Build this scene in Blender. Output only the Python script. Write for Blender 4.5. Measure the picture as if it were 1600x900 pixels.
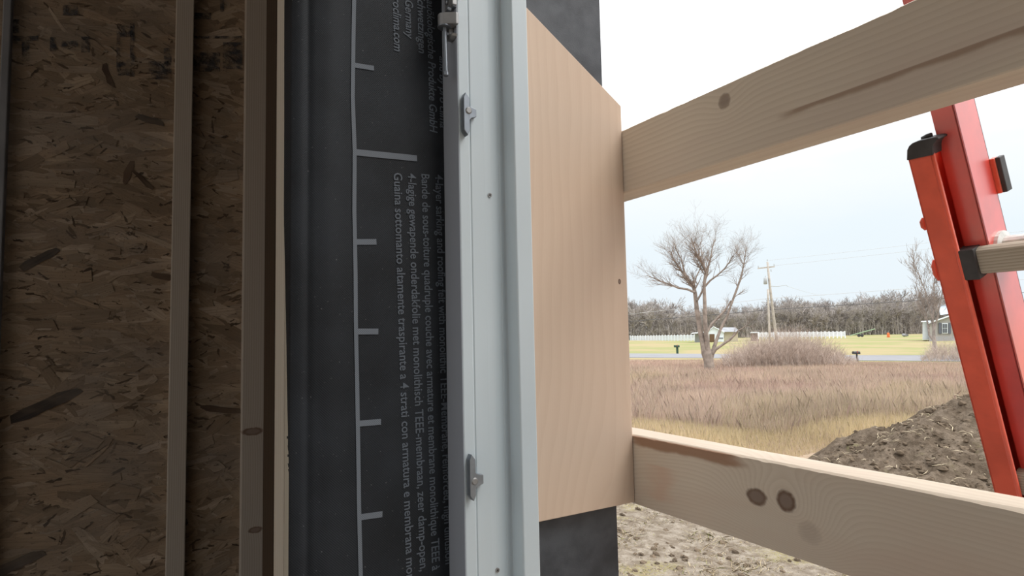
import bpy, math, random
import numpy as np
from math import sin, cos, pi, radians, sqrt, atan, exp
from mathutils import Vector, Matrix, noise

random.seed(7)
rng = np.random.default_rng(7)
S = bpy.context.scene
C = S.collection
for o in list(bpy.data.objects):
    bpy.data.objects.remove(o)

# ------------------------------------------------------------------ camera
FOC, PITCH, ROLL, HEAD = 960.0, atan(.074), .022, radians(30.3)
HD = Vector((-cos(HEAD), sin(HEAD), 0))
ZZ = Vector((0, 0, 1))
FW = HD * cos(PITCH) + ZZ * sin(PITCH)
UP0 = ZZ * cos(PITCH) - HD * sin(PITCH)
RT0 = FW.cross(UP0)
RT = RT0 * cos(ROLL) - UP0 * sin(ROLL)
UP = UP0 * cos(ROLL) + RT0 * sin(ROLL)
cam = bpy.data.cameras.new('camera')
cam.sensor_width = 36.0
cam.lens = FOC / 1600 * 36.0
cam.clip_start = .02
cam.clip_end = 2000
co = bpy.data.objects.new('camera', cam)
C.objects.link(co)
co.matrix_world = Matrix((RT, UP, -FW)).transposed().to_4x4()
S.camera = co
S.view_settings.view_transform = 'Standard'
S.view_settings.look = 'None'
S.view_settings.gamma = 1
S.view_settings.use_curve_mapping = False
S.view_settings.exposure = 0.0

# ------------------------------------------------------------------ sky
W = bpy.data.worlds.new('sky')
S.world = W
W.use_nodes = True
nt = W.node_tree
bg = nt.nodes['Background']
tc = nt.nodes.new('ShaderNodeTexCoord')
sep = nt.nodes.new('ShaderNodeSeparateXYZ')
nt.links.new(tc.outputs['Generated'], sep.inputs[0])
rmp = nt.nodes.new('ShaderNodeValToRGB')
el = rmp.color_ramp.elements
el[0].position = 0.0; el[0].color = (.64, .70, .745, 1)
el[1].position = 1.0; el[1].color = (2.0, 2.05, 2.1, 1)
for p, c in ((.12, (.66, .73, .77, 1)), (.23, (.745, .775, .785, 1)), (.36, (1.1, 1.12, 1.13, 1))):
    e = el.new(p); e.color = c
nz = nt.nodes.new('ShaderNodeTexNoise'); nz.inputs['Scale'].default_value = 3.5; nz.inputs['Detail'].default_value = 5
mp = nt.nodes.new('ShaderNodeMapping'); mp.inputs['Scale'].default_value = (1, 1, 3.2)
nt.links.new(tc.outputs['Generated'], mp.inputs[0]); nt.links.new(mp.outputs[0], nz.inputs['Vector'])
ma = nt.nodes.new('ShaderNodeMath'); ma.operation = 'MULTIPLY_ADD'
ma.inputs[1].default_value = .12; ma.inputs[2].default_value = -.06
nt.links.new(nz.outputs['Fac'], ma.inputs[0])
ad = nt.nodes.new('ShaderNodeMath'); ad.operation = 'ADD'
nt.links.new(sep.outputs['Z'], ad.inputs[0]); nt.links.new(ma.outputs[0], ad.inputs[1])
nt.links.new(ad.outputs[0], rmp.inputs['Fac'])
nt.links.new(rmp.outputs[0], bg.inputs['Color'])
bg.inputs['Strength'].default_value = 1.3
sun = bpy.data.lights.new('sun', 'SUN')
sun.energy = 2.6
sun.angle = radians(40)
sun.color = (1.0, .96, .9)
so = bpy.data.objects.new('sun', sun)
C.objects.link(so)
so.rotation_euler = Vector((.55, .5, -1.0)).to_track_quat('-Z', 'Y').to_euler() if False else Vector((-.55, -.35, -1.0)).to_track_quat('-Z', 'Y').to_euler()

# ------------------------------------------------------------------ helpers
def ray(x, y):
    return FW + RT * ((x - 800) / FOC) - UP * ((y - 450) / FOC)
def on(x, y, ax, v):                    # the point of a plane (axis = value) seen at a pixel
    q = ray(x, y)
    return q * (v / q[ax])
GZ = -3.2
def ground(x, y):
    return on(x, y, 2, GZ)
def far(x, y, d):                       # a point at a given depth
    q = ray(x, y)
    return q * (d / q.dot(HD))
def px_at(d):
    return d / FOC

class MB:
    def __init__(s):
        s.v = []; s.f = []; s.c = None
    def add(s, vs, fs):
        n = len(s.v)
        s.v += [tuple(p) for p in vs]
        s.f += [tuple(i + n for i in f) for f in fs]
        return s
    def box(s, x0, x1, y0, y1, z0, z1, M=None):
        vs = [(x, y, z) for x in (x0, x1) for y in (y0, y1) for z in (z0, z1)]
        if M is not None: vs = [M @ Vector(p) for p in vs]
        return s.add(vs, [(0, 1, 3, 2), (4, 6, 7, 5), (0, 4, 5, 1), (2, 3, 7, 6), (0, 2, 6, 4), (1, 5, 7, 3)])
    def prism(s, poly, ext, base=None, M=None):   # poly: list of 3D points, ext: vector
        n = len(poly)
        e = Vector(ext)
        a = [Vector(p) for p in poly]; b = [p + e for p in a]
        vs = a + b
        if M is not None: vs = [M @ p for p in vs]
        return s.add(vs, [tuple(range(n))[::-1], tuple(range(n, 2 * n))] + [(i, (i + 1) % n, n + (i + 1) % n, n + i) for i in range(n)])
    def tube(s, pts, rad, n=6, cap=True):
        pts = [Vector(p) for p in pts]
        if not hasattr(rad, '__len__'): rad = [rad] * len(pts)
        vs = []; fs = []
        for i, p in enumerate(pts):
            t = (pts[min(i + 1, len(pts) - 1)] - pts[max(i - 1, 0)])
            if t.length < 1e-9: t = Vector((0, 0, 1))
            t.normalize()
            a = t.orthogonal() if i == 0 else (pa - t * pa.dot(t))
            a.normalize(); pa = a
            b = t.cross(a)
            for k in range(n):
                w = 2 * pi * k / n
                vs.append(p + (a * cos(w) + b * sin(w)) * rad[i])
        for i in range(len(pts) - 1):
            for k in range(n):
                fs.append((i * n + k, i * n + (k + 1) % n, (i + 1) * n + (k + 1) % n, (i + 1) * n + k))
        if cap:
            fs.append(tuple(range(n))[::-1]); fs.append(tuple(range((len(pts) - 1) * n, len(pts) * n)))
        return s.add(vs, fs)
    def build(s, name, mat, parent=None, origin=None, bevel=0, smooth=False, seg=2):
        o3 = Vector(origin) if origin is not None else Vector((0, 0, 0))
        me = bpy.data.meshes.new(name)
        me.from_pydata([tuple(Vector(p) - o3) for p in s.v], [], s.f)
        if mat is not None: me.materials.append(mat)
        if smooth:
            me.polygons.foreach_set('use_smooth', [True] * len(me.polygons))
        me.update()
        o = bpy.data.objects.new(name, me)
        C.objects.link(o)
        if parent is not None:
            o.parent = parent
            o.location = o3 - (parent.location if parent.parent is None else parent.location + parent.parent.location)
        else:
            o.location = o3
        if bevel:
            b = o.modifiers.new('bevel', 'BEVEL'); b.width = bevel; b.segments = seg; b.limit_method = 'ANGLE'
        return o

def tag(o, label=None, cat=None, group=None, kind=None):
    if label: o['label'] = label
    if cat: o['category'] = cat
    if group: o['group'] = group
    if kind: o['kind'] = kind
    return o
def empty(name, loc):
    o = bpy.data.objects.new(name, None)
    C.objects.link(o)
    o.location = loc
    o.empty_display_size = .05
    return o

# node expressions
class V:
    def __init__(s, nt, sock): s.nt = nt; s.s = sock
    def _m(s, op, b=None, c=None):
        n = s.nt.nodes.new('ShaderNodeMath'); n.operation = op
        for i, q in enumerate((s, b, c)):
            if q is None: continue
            if isinstance(q, V): s.nt.links.new(q.s, n.inputs[i])
            else: n.inputs[i].default_value = q
        return V(s.nt, n.outputs[0])
    def __add__(s, b): return s._m('ADD', b)
    __radd__ = __add__
    def __sub__(s, b): return s._m('SUBTRACT', b)
    def __rsub__(s, b): return (s * -1.0) + b
    def __mul__(s, b): return s._m('MULTIPLY', b)
    __rmul__ = __mul__
    def __neg__(s): return s * -1.0
    def sin(s): return s._m('SINE')
    def abs(s): return s._m('ABSOLUTE')
    def exp(s): return s._m('EXPONENT')
    def pow(s, b): return s._m('POWER', b)
    def frac(s): return s._m('FRACT')
    def max(s, b): return s._m('MAXIMUM', b)
    def min(s, b): return s._m('MINIMUM', b)
    def step(s, a, b):
        n = s.nt.nodes.new('ShaderNodeMapRange'); n.interpolation_type = 'SMOOTHSTEP'
        s.nt.links.new(s.s, n.inputs[0]); n.inputs[1].default_value = a; n.inputs[2].default_value = b
        return V(s.nt, n.outputs[0])
class Mat:
    def __init__(s, name, rough=.7, spec=.3):
        s.m = bpy.data.materials.new(name); s.m.use_nodes = True
        s.nt = s.m.node_tree
        s.b = s.nt.nodes['Principled BSDF']
        s.b.inputs['Roughness'].default_value = rough
        s.b.inputs['Specular IOR Level'].default_value = spec
    def coords(s, out='Object'):
        t = s.nt.nodes.new('ShaderNodeTexCoord')
        x = s.nt.nodes.new('ShaderNodeSeparateXYZ')
        s.nt.links.new(t.outputs[out], x.inputs[0])
        return [V(s.nt, x.outputs[i]) for i in range(3)]
    def comb(s, x, y, z):
        n = s.nt.nodes.new('ShaderNodeCombineXYZ')
        for i, q in enumerate((x, y, z)):
            if isinstance(q, V): s.nt.links.new(q.s, n.inputs[i])
            else: n.inputs[i].default_value = q
        return n.outputs[0]
    def noise(s, x, y, z, scale=1, detail=3, rough=.5, off=0):
        n = s.nt.nodes.new('ShaderNodeTexNoise')
        if off:
            x = x + off
        s.nt.links.new(s.comb(x, y, z), n.inputs['Vector'])
        n.inputs['Scale'].default_value = scale; n.inputs['Detail'].default_value = detail
        n.inputs['Roughness'].default_value = rough
        return V(s.nt, n.outputs['Fac'])
    def mix(s, f, a, b, mode='MIX'):
        n = s.nt.nodes.new('ShaderNodeMix'); n.data_type = 'RGBA'; n.blend_type = mode
        n.clamp_factor = True
        for i, q in ((0, f), (6, a), (7, b)):
            if isinstance(q, V): s.nt.links.new(q.s, n.inputs[i])
            elif hasattr(q, 'is_output'): s.nt.links.new(q, n.inputs[i])
            elif isinstance(q, (int, float)): n.inputs[i].default_value = q
            else: n.inputs[i].default_value = (*q, 1)
        return n.outputs[2]
    def attr(s, name):
        n = s.nt.nodes.new('ShaderNodeVertexColor'); n.layer_name = name
        return n.outputs[0]
    def color(s, c):
        if hasattr(c, 'is_output'): s.nt.links.new(c, s.b.inputs['Base Color'])
        else: s.b.inputs['Base Color'].default_value = (*c, 1)
        return s
    def bump(s, h, strength=.3, dist=.001):
        n = s.nt.nodes.new('ShaderNodeBump'); n.inputs['Strength'].default_value = strength
        n.inputs['Distance'].default_value = dist
        s.nt.links.new(h.s, n.inputs['Height']); s.nt.links.new(n.outputs[0], s.b.inputs['Normal'])
        return s
def plain(name, c, rough=.6, spec=.3, metal=0, var=.12, scale=40):
    m = Mat(name, rough, spec)
    x, y, z = m.coords()
    n = m.noise(x, y, z, scale, 4)
    m.color(m.mix(n.step(.3, .7), tuple(v * (1 - var) for v in c), tuple(min(1, v * (1 + var)) for v in c)))
    m.b.inputs['Metallic'].default_value = metal
    return m.m

def wood(name, lo, hi, along='x', freq=110, knots=(), tint=None, stain=None, rough=.65, amp=1.0, warp=.012, ringmix=.75, grain=.35):
    """lumber: growth rings run along one axis and bend round the knots (given in object space: u along, v across, size, darkness)"""
    m = Mat(name, rough, .25)
    x, y, z = m.coords()
    if along == 'x': u, v, w = x, z, y
    else: u, v, w = z, y, x
    lvl = v + w * .35
    lvl = lvl + (m.noise(u * 1.6, v * 6, w * 6, 1, 2) - .5) * (warp * 4) + (m.noise(u * 9, v * 25, w * 20, 1, 2) - .5) * (warp * .35)
    kmask = None; kin = None
    for (ku, kv, ru, rv, push, dark) in knots:
        du = (u - ku) * (1 / ru); dv = (v - kv) * (1 / rv)
        r2 = du * du + dv * dv
        g = (r2 * -.10).exp()
        lvl = lvl + g * push
        if dark > 0:
            rr = r2 + (m.noise(u * 120, v * 120, w, 1, 2) - .5) * .9
            edge = (1.0 - rr.step(.55, 1.25)) * dark
            core = (1.0 - r2.step(.2, .6)) * dark
            kmask = edge if kmask is None else kmask.max(edge)
            kin = core if kin is None else kin.max(core)
    ring = (lvl * (freq * 2 * pi / 6.283)).frac()
    ring = ring.step(.15, 1.0) * (1.0 - ring.step(.93, 1.0))
    fine = m.noise(u * 12, v * 900, w * 900, 1, 3)
    tone = m.noise(u * 3, v * 14, w * 14, 1, 3)
    col = m.mix(ring * ringmix + (fine - .5) * grain, hi, lo)
    if tint: col = m.mix(tone.step(.45, .75) * .6, col, tint)
    if stain:
        for (u0, u1, v0, v1, c, k) in stain:
            vv = v + (m.noise(u * 20, v * 15, w, 1, 3) - .5) * .012
            uu = u + (m.noise(u * 14, v * 40, w, 1, 3) - .5) * .07
            msk = uu.step(u0, u0 + .035) * (1.0 - uu.step(u1 - .035, u1)) * vv.step(v0, v0 + .005) * (1.0 - v.step(v1 - .0012, v1)) * k
            col = m.mix(msk, col, c)
    if kmask is not None:
        col = m.mix(kmask, col, (.15, .085, .055))
        col = m.mix(kin * .7, col, (.29, .225, .185))
    m.color(col)
    m.bump(fine, .15, .0006)
    return m.m

# ------------------------------------------------------------------ room shell and wall
J = .6                                   # the jamb stands at x = -J
YI, YO = .108, .5035                     # inside and outside of the thick wall
XR, ZS, ZH = .95, -.80, 1.30             # right jamb, sill, head of the opening
XW = -1.487                               # face of the strand-board side wall
FLO, CEI, BACK, RIGHT = -.86, 1.75, -2.7, 3.4

M_black = Mat('black_felt', .6, .22)
x, y, z = M_black.coords()
wv = (y * 2600.0 + z * 2600.0).sin() * .5 + (y * 2600.0 - z * 2600.0).sin() * .5
cl = M_black.noise(y, z, x, 14, 3)
c1 = M_black.mix(cl.step(.3, .7), (.0135, .0155, .0185), (.024, .028, .034))
c1 = M_black.mix(wv * .12 + .12, c1, (.030, .033, .040))
spk = M_black.noise(y, z, x, 420, 1)
c1 = M_black.mix(spk.step(.74, .80) * .6, c1, (.16, .16, .17))
M_black.color(c1); M_black.bump(wv + cl * 2.0, .25, .0006)
M_outer = Mat('black_felt_outside', .5, .4)
x, y, z = M_outer.coords()
cl = M_outer.noise(y, z, x, 30, 4)
M_outer.color(M_outer.mix(cl.step(.3, .75), (.042, .047, .056), (.085, .095, .11)))
M_outer.bump(M_outer.noise(y, z, x, 600, 2), .3, .0005)
M_gyp = plain('grey_board', (.32, .30, .28), .8, .2, 0, .1, 6)
M_sub = plain('floor_sheathing', (.33, .24, .16), .8, .2, 0, .25, 9)

w = MB()
w.box(-1.75, -J - .018, .40, YO, FLO, CEI)            # outer skin left of the opening
w.box(-1.75, XR + .02, YI + .01, YO, ZH + .004, CEI)   # above
w.box(-J - .018, XR + .02, YI + .01, YO, FLO, ZS - .004)
w.box(XR + .004, RIGHT + .1, YI + .01, YO, FLO, CEI)   # right
tag(w.build('wall_front', M_outer.m), 'thick outside wall skinned in black felt around the window opening', 'wall', kind='structure')
w = MB(); w.box(RIGHT, RIGHT + .1, BACK, YI + .01, FLO, CEI)
tag(w.build('wall_right', M_gyp), kind='structure')
w = MB()
w.box(-1.7, -1.3, BACK - .1, BACK, FLO, CEI); w.box(3.1, RIGHT + .1, BACK - .1, BACK, FLO, CEI)
w.box(-1.3, 3.1, BACK - .1, BACK, 1.6, CEI); w.box(-1.3, 3.1, BACK - .1, BACK, FLO, -.6)  # unseen back wall; wide opening added and sized to light the room from behind
tag(w.build('wall_back', M_gyp), kind='structure')
w = MB(); w.box(-1.75, RIGHT + .1, BACK - .1, YO, FLO - .25, FLO)
tag(w.build('floor', M_sub), kind='structure')
w = MB(); w.box(-1.75, RIGHT + .1, BACK - .1, YO, CEI, CEI + .12)
tag(w.build('ceiling', M_gyp), kind='structure')
w = MB(); w.box(-1.7, RIGHT, BACK + .05, YO - .05, GZ - .3, FLO - .25)
tag(w.build('foundation', M_gyp), kind='structure')

# strand board: every strand a thin chip pressed into the face
M_osb = Mat('strand_board', .75, .25)
uvn = M_osb.nt.nodes.new('ShaderNodeUVMap'); uvn.uv_map = 'grain'
sx = M_osb.nt.nodes.new('ShaderNodeSeparateXYZ'); M_osb.nt.links.new(uvn.outputs[0], sx.inputs[0])
gu, gv = V(M_osb.nt, sx.outputs[0]), V(M_osb.nt, sx.outputs[1])
x, y, z = M_osb.coords()
fib = M_osb.noise(gu * 9, gv * 330, gu * 0, 1, 4, .6)
cc = M_osb.mix(fib.step(.25, .75) * .4, M_osb.attr('Col'), (.12, .08, .05))
blot = M_osb.noise(y * 1.0, z * 1.0, x, 55, 5, .65)
cc = M_osb.mix(blot.step(.58, .72) * .5, cc, (.10, .072, .05))
cc = M_osb.mix(M_osb.noise(y, z * 2.5, x, 13, 4).step(.35, .7) * .45, cc, (.17, .125, .085))
cc = M_osb.mix(M_osb.noise(y, z, x, 6, 4).step(.45, .7) * .35, cc, (.26, .225, .195))
cc = M_osb.mix(M_osb.noise(y, z, x, 260, 3).step(.62, .72) * .5, cc, (.07, .048, .035))
M_osb.color(cc); M_osb.bump(fib + blot, .5, .001)
b = MB(); cols = []; uvs = []
pal = [(.33, .25, .175), (.30, .225, .155), (.35, .27, .19), (.27, .195, .13), (.23, .165, .11), (.32, .235, .16), (.40, .315, .235), (.29, .21, .14)]
y0, y1, z0, z1 = -.95, .40, FLO, CEI
b.box(XW - .015, XW, BACK, y1, z0, z1); cols += [pal[3]] * 6; uvs += [[(0, 0)] * 4] * 6
def strand(cy, cz, L, wd, a, c, h):
    n = 5
    top = []; bot = []
    for i in range(n):
        t = -1 + 2 * i / (n - 1)
        e = 1 if 0 < i < n - 1 else random.uniform(.1, .95)
        top.append((t * L / 2 + random.uniform(-.004, .004), wd / 2 * e + random.uniform(-.002, .002)))
        bot.append((t * L / 2 + random.uniform(-.004, .004), -wd / 2 * (1 if 0 < i < n - 1 else random.uniform(.1, .95)) + random.uniform(-.002, .002)))
    loop = top + bot[::-1]
    ca, sa = cos(a), sin(a)
    tx, ty = random.uniform(-.02, .02), random.uniform(-.05, .05)
    b.add([(XW + h + px * tx + py * ty, cy + px * ca - py * sa, cz + px * sa + py * ca) for px, py in loop], [tuple(range(2 * n))])
    cols.append(c); uvs.append([(px + cy * 7, py + cz * 5) for px, py in loop])
for i in range(6000):
    a = random.gauss(0, .38)
    c = random.choice(pal); k = random.uniform(.88, 1.36)
    strand(random.uniform(-.7, y1), random.uniform(-.75, 1.1), random.uniform(.05, .15), random.uniform(.008, .034), a, tuple(q * k for q in c), .0006 + i * 3.6e-7 + random.uniform(0, .0004))
for i in range(1500):                     # slivers and fines
    a = random.gauss(0, .5); k = random.uniform(.3, .7)
    strand(random.uniform(-.42, y1), random.uniform(-.5, .7), random.uniform(.004, .03), random.uniform(.0015, .0045), a, random.choice(((.16 * k, .105 * k, .065 * k), (.30 * k, .22 * k, .15 * k), (.42, .34, .26), (.10 * k, .07 * k, .05 * k))), .0032)
def osb_px(px, py): p = on(px, py, 0, XW); return p.y, p.z
for (px, py, L, wd, adeg, c) in ((72, 632, .118, .023, -27, (.022, .021, .022)), (62, 405, .07, .016, -38, (.035, .033, .033)), (225, 420, .12, .016, -12, (.46, .36, .27)),
                                 (222, 280, .055, .009, 48, (.05, .028, .018)), (240, 375, .075, .010, 22, (.42, .33, .24)), (60, 278, .07, .018, 3, (.40, .31, .225)),
                                 (75, 285, .09, .02, -3, (.38, .295, .21)), (255, 432, .05, .013, 8, (.06, .036, .025)), (25, 880, .09, .02, -20, (.035, .03, .03)),
                                 (310, 720, .07, .012, -8, (.47, .38, .30)), (240, 698, .06, .012, -18, (.45, .36, .28)), (345, 640, .08, .014, 12, (.075, .045, .03)),
                                 (235, 188, .05, .014, 12, (.045, .04, .04)), (170, 120, .05, .012, 70, (.06, .035, .025)), (200, 270, .05, .012, -75, (.12, .075, .05))):
    cy, cz = osb_px(px, py)
    strand(cy, cz, L, wd, -radians(adeg), c, .0040)
o = b.build('wall_left', M_osb.m)
me = o.data
ca = me.color_attributes.new('Col', 'FLOAT_COLOR', 'CORNER')
ul = me.uv_layers.new(name='grain')
buf = []; ub = []
for p, c, uvp in zip(me.polygons, cols, uvs):
    for k in range(p.loop_total):
        buf += [*c, 1]; ub += [*uvp[k % len(uvp)]]
ca.data.foreach_set('color', buf); ul.data.foreach_set('uv', ub)
tag(o, 'dark brown strand board wall behind the upright studs', 'wall', kind='structure')

# smudged black ink stamped across the top of the board
M_ink = Mat('faded_ink', .8, .2)
x, y, z = M_ink.coords()
n = M_ink.noise(y, z, x, 70, 5, .7)
M_ink.color((.045, .05, .06))
M_ink.nt.links.new((n.step(.36, .62) * .75).s, M_ink.b.inputs['Alpha'])
ik = MB()
def ink(x0, x1, ya, yb):
    pts = [on(px, py, 0, XW + .0052) for px, py in ((x0, ya), (x1, ya), (x1, yb), (x0, yb))]
    ik.add(pts, [(0, 1, 2, 3)])
for r in ((182, 188, 40, 112), (203, 210, 36, 120), (186, 206, 40, 58), (186, 206, 92, 104), (184, 206, 108, 118), (78, 88, 58, 80), (96, 122, 64, 73), (127, 140, 57, 82),
          (20, 60, 56, 64), (34, 46, 62, 96), (20, 30, 30, 52), (232, 268, 95, 124), (256, 268, 75, 100), (302, 344, 82, 112), (348, 379, 66, 108), (304, 330, 20, 30), (300, 378, 56, 60),
          (98, 122, 8, 24), (344, 350, 0, 18)):
    ink(*r)
tag(ik.build('ink_stamp', M_ink.m, o), 'smudged black stamp')

# ------------------------------------------------------------------ studs and jamb lumber
M_stud = wood('stud_edge_wood', (.35, .30, .25), (.47, .41, .345), 'z', 250, amp=1, warp=.001, ringmix=.7, knots=(), grain=.5)
p1 = on(385, 675, 0, -1.46); pk1 = on(395, 674, 0, -1.46); pk2 = on(399, 828, 0, -1.46)
M_stud2 = wood('stud_edge_wood_knotty', (.36, .305, .25), (.47, .405, .34), 'z', 210, warp=.0012, ringmix=.55, grain=.4,
               knots=((pk1.z, pk1.y - .12, .009, .022, .003, .9), (pk2.z, pk2.y - .12, .007, .015, .003, .9)))
def stud(name, xa, xb, mat, label, depth, xf=-1.46, yo=0.0):
    a = on(xa, 450, 0, xf).y; c = on(xb, 450, 0, xf).y
    m = MB(); m.box(xf - depth, xf, a, c, FLO, CEI)
    return tag(m.build(name, mat, None, (0, yo, 0), .0015), label, 'stud')
stud('wall_stud', 267, 296, M_stud, 'narrow bare wooden stud standing alone in front of the strand board', .0265)
stud('wall_stud.001', 380, 415, M_stud2, 'knotty wooden stud close to the black membrane, two dark knots low down', .0265, yo=.12)
M_grey = plain('dull_grey', (.20, .20, .21), .6, .3, 0, .2, 8)  # dull grey tone for the upright band at the wall's left edge
m = MB(); a = on(-14, 450, 0, -1.46).y; c = on(0, 450, 0, -1.46).y
m.box(-1.4865, -1.462, a, c, FLO, CEI)
tag(m.build('wall_strip', M_grey, None, (0, 0, 0), .002), 'dull grey upright strip at the far left edge of the strand board', 'strip')

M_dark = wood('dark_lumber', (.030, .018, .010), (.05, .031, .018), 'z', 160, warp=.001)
M_board = wood('pale_lumber', (.50, .445, .37), (.60, .54, .455), 'z', 240, warp=.001, ringmix=.5)
M_ply = wood('plywood_edge', (.44, .40, .32), (.55, .50, .41), 'z', 180, warp=.001, ringmix=.4)
def jamb_board(name, xa, xb, yf, depth, mat, label, cat, bev=.0012):
    X0 = on(xa, 450, 1, yf).x; X1 = min(on(xb, 450, 1, yf).x, -J - .0065)
    m = MB(); m.box(X0, X1, yf, yf + depth, FLO, CEI)
    return tag(m.build(name, mat, None, (0, 0, 0), bev), label, cat), X0, X1
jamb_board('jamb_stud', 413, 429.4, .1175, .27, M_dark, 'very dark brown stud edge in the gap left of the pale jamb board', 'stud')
jamb_board('jamb_board', 430.2, 443.9, .1118, .28, M_board, 'pale sawn board on edge beside the black membrane', 'board')
_, X0, X1 = jamb_board('jamb_plywood', 446.2, 456.3, .1120, .21, M_ply, 'plywood edge with scraps of black print peeping out from under the membrane', 'plywood', .0006)
print('ply', X0, X1)
M_print = plain('black_print', (.02, .02, .02), .7)
m = MB()
for k, (px, py, ww, hh, sl) in enumerate(((450.8, 683.5, 2.4, 4.0, 0), (452, 692, .9, 14, 0), (451.4, 700, .9, 8, .8), (451.6, 712, 1.6, 4, 0), (451.8, 727, 1.4, 6, 1), (452.4, 736, 1.8, 6, 1.5), (453.4, 741, 1.2, 3, 1.5))):
    px -= 1.7
    q = [on(px - ww / 2, py - hh / 2, 1, .1117), on(px + ww / 2, py - hh / 2, 1, .1117), on(px + ww / 2 + sl, py + hh / 2, 1, .1117), on(px - ww / 2 + sl, py + hh / 2, 1, .1117)]
    m.add(q, [(0, 1, 2, 3)])
m.build('printed_mark', M_print, bpy.data.objects['jamb_plywood'])

# ------------------------------------------------------------------ membrane on the jamb
YC = .1112                               # the corner it is folded round
def wrap(zz):                            # how far it laps over the edge of the plywood: askew
    t = (zz - .12) / (-.2149 - .12)
    return max(.0, .034 * (1 - min(1.0, t * 1.35)) if t > 0 else .034 + .006 * min(1, -t))
def xm(yy, zz):
    s = yy - YC
    v = -J
    v -= .0040 * exp(-max(s, 0) / .0035)                        # rounded over the corner
    v -= .0020 * exp(-((s - .0150) / .0035) ** 2)               # crease
    v += .0020 * exp(-((s - .034) / .013) ** 2)                 # swell after the crease
    k = min(1, max(0, (s - .02) / .05))
    v += k * .0012 * noise.noise(Vector((yy * 14, zz * 4.5, 1.3)))
    v += .0006 * noise.noise(Vector((yy * 50, zz * 7, 7.7))) * (1 - .4 * k)
    return v
mb = MB()
NY, NZ, NW = 120, 170, 6
zs = [-.80 + i * 2.1 / NZ for i in range(NZ + 1)]
for zz in zs:
    wr = wrap(zz)
    for j in range(NW):
        mb.v.append((xm(YC, zz) - .001 - (wr) * (1 - j / NW), YC - .0004 - .0006 * noise.noise(Vector((zz * 6, j * .3, 2))), zz))
    for j in range(NY + 1):
        t = (j / NY) ** 1.35
        yy = YC + (.30 - YC) * t
        mb.v.append((xm(yy, zz), yy, zz))
NR = NW + NY + 1
for i in range(NZ):
    for j in range(NR - 1):
        a = i * NR + j
        mb.f.append((a, a + 1, a + NR + 1, a + NR))
memb = mb.build('roofing_membrane', M_black.m, None, (0, 0, 0), smooth=True)
sol = memb.modifiers.new('thickness', 'SOLIDIFY'); sol.thickness = .0008; sol.offset = -1
tag(memb, 'black woven membrane with grey print and a ticked line lining the window jamb', 'membrane')

M_txt = Mat('grey_print', .6, .3)
x, y, z = M_txt.coords()
g = (y * 3600.0 + z * 3600.0).sin() * .5 + (y * 3600.0 - z * 3600.0).sin() * .5
M_txt.color(M_txt.mix(g * .5 + .5, (.075, .088, .108), (.165, .19, .225)))
M_line = Mat('grey_print_line', .6, .3)
x, y, z = M_line.coords()
g = (y * 3000.0 + z * 3000.0).sin() * .5 + (y * 3000.0 - z * 3000.0).sin() * .5
M_line.color(M_line.mix(g * .5 + .5, (.10, .115, .135), (.20, .225, .26)))

def lay(o):                              # lay a print flat on the membrane
    for vtx in o.data.vertices:
        vtx.co.x = xm(vtx.co.y, vtx.co.z) + .0007
def strip(name, pts, wpx, mat, n=40):    # a printed band along a path of pixels
    P = [on(px, py, 0, -J) for px, py in pts]
    L = MB(); Q = []
    for i in range(len(P) - 1):
        for k in range(n):
            Q.append(P[i].lerp(P[i + 1], k / n))
    Q.append(P[-1])
    hw = wpx * .00072 / 2
    for i, p in enumerate(Q):
        t = (Q[min(i + 1, len(Q) - 1)] - Q[max(i - 1, 0)]).normalized()
        nn = Vector((0, -t.z, t.y))
        L.v += [tuple(p + nn * hw), tuple(p - nn * hw)]
    for i in range(len(Q) - 1):
        L.f.append((2 * i, 2 * i + 1, 2 * i + 3, 2 * i + 2))
    o = L.build(name, mat, memb); lay(o)
    return o
strip('ruler_line', [(551, -500), (552, -200), (552.5, -60), (553, 0), (552, 60), (551, 150), (554, 235), (553.5, 330), (555.5, 430), (556, 500), (558, 600), (559.5, 700), (560.5, 790), (563, 900), (563.5, 960), (566, 1200), (569, 1500)], 5.6, M_line.m, 10)
for a, c, wd in (((554, 102), (584, 107), 7), ((556, 238), (651, 248), 9), ((555, 378), (588, 378), 8), ((557, 518), (591, 518), 8), ((559, 662), (595, 659), 8), ((561, 808), (597, 803), 8)):
    strip('tick_mark', [a, c], wd, M_line.m, 8)

def print_line(text, p0, p1, capx, shear=0.0, bold=.013, tall=1.0):
    """text reading downwards: pixel of the baseline start, pixel of the baseline end, cap height in pixels"""
    cu = bpy.data.curves.new('text', 'FONT'); cu.body = text; cu.size = 1.0; cu.shear = shear; cu.offset = bold
    cu.resolution_u = 3
    to = bpy.data.objects.new('text', cu); C.objects.link(to)
    dg = bpy.context.evaluated_depsgraph_get()
    me = bpy.data.meshes.new_from_object(to.evaluated_get(dg))
    bpy.data.objects.remove(to)
    xs = [v.co.x for v in me.vertices]
    x0, x1 = min(xs), max(xs)
    A = on(p0[0], p0[1], 0, -J); B = on(p1[0], p1[1], 0, -J)
    T = B - A
    N = Vector((0, -T.z, T.y)).normalized()
    if N.y < 0: N = -N
    H = capx * .00071 / .70
    for v in me.vertices:
        t = (v.co.x - x0) / (x1 - x0)
        p = A + T * t + N * (v.co.y * H * tall)
        v.co = p
    me.materials.clear(); me.materials.append(M_txt.m)
    o = bpy.data.objects.new('printed_text', me); C.objects.link(o); o.parent = memb
    lay(o)
    return o
print_line('Guaina sottomanto altamente traspirante a 4 strati con armatura e membrana monolitica', (615, 270), (636.5, 955), 12.5)
print_line('4-lagige gewapende onderdakfolie met monolithisch TEEE-membraan, zeer damp-open,', (637, 271), (656, 893), 12.5)
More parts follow.
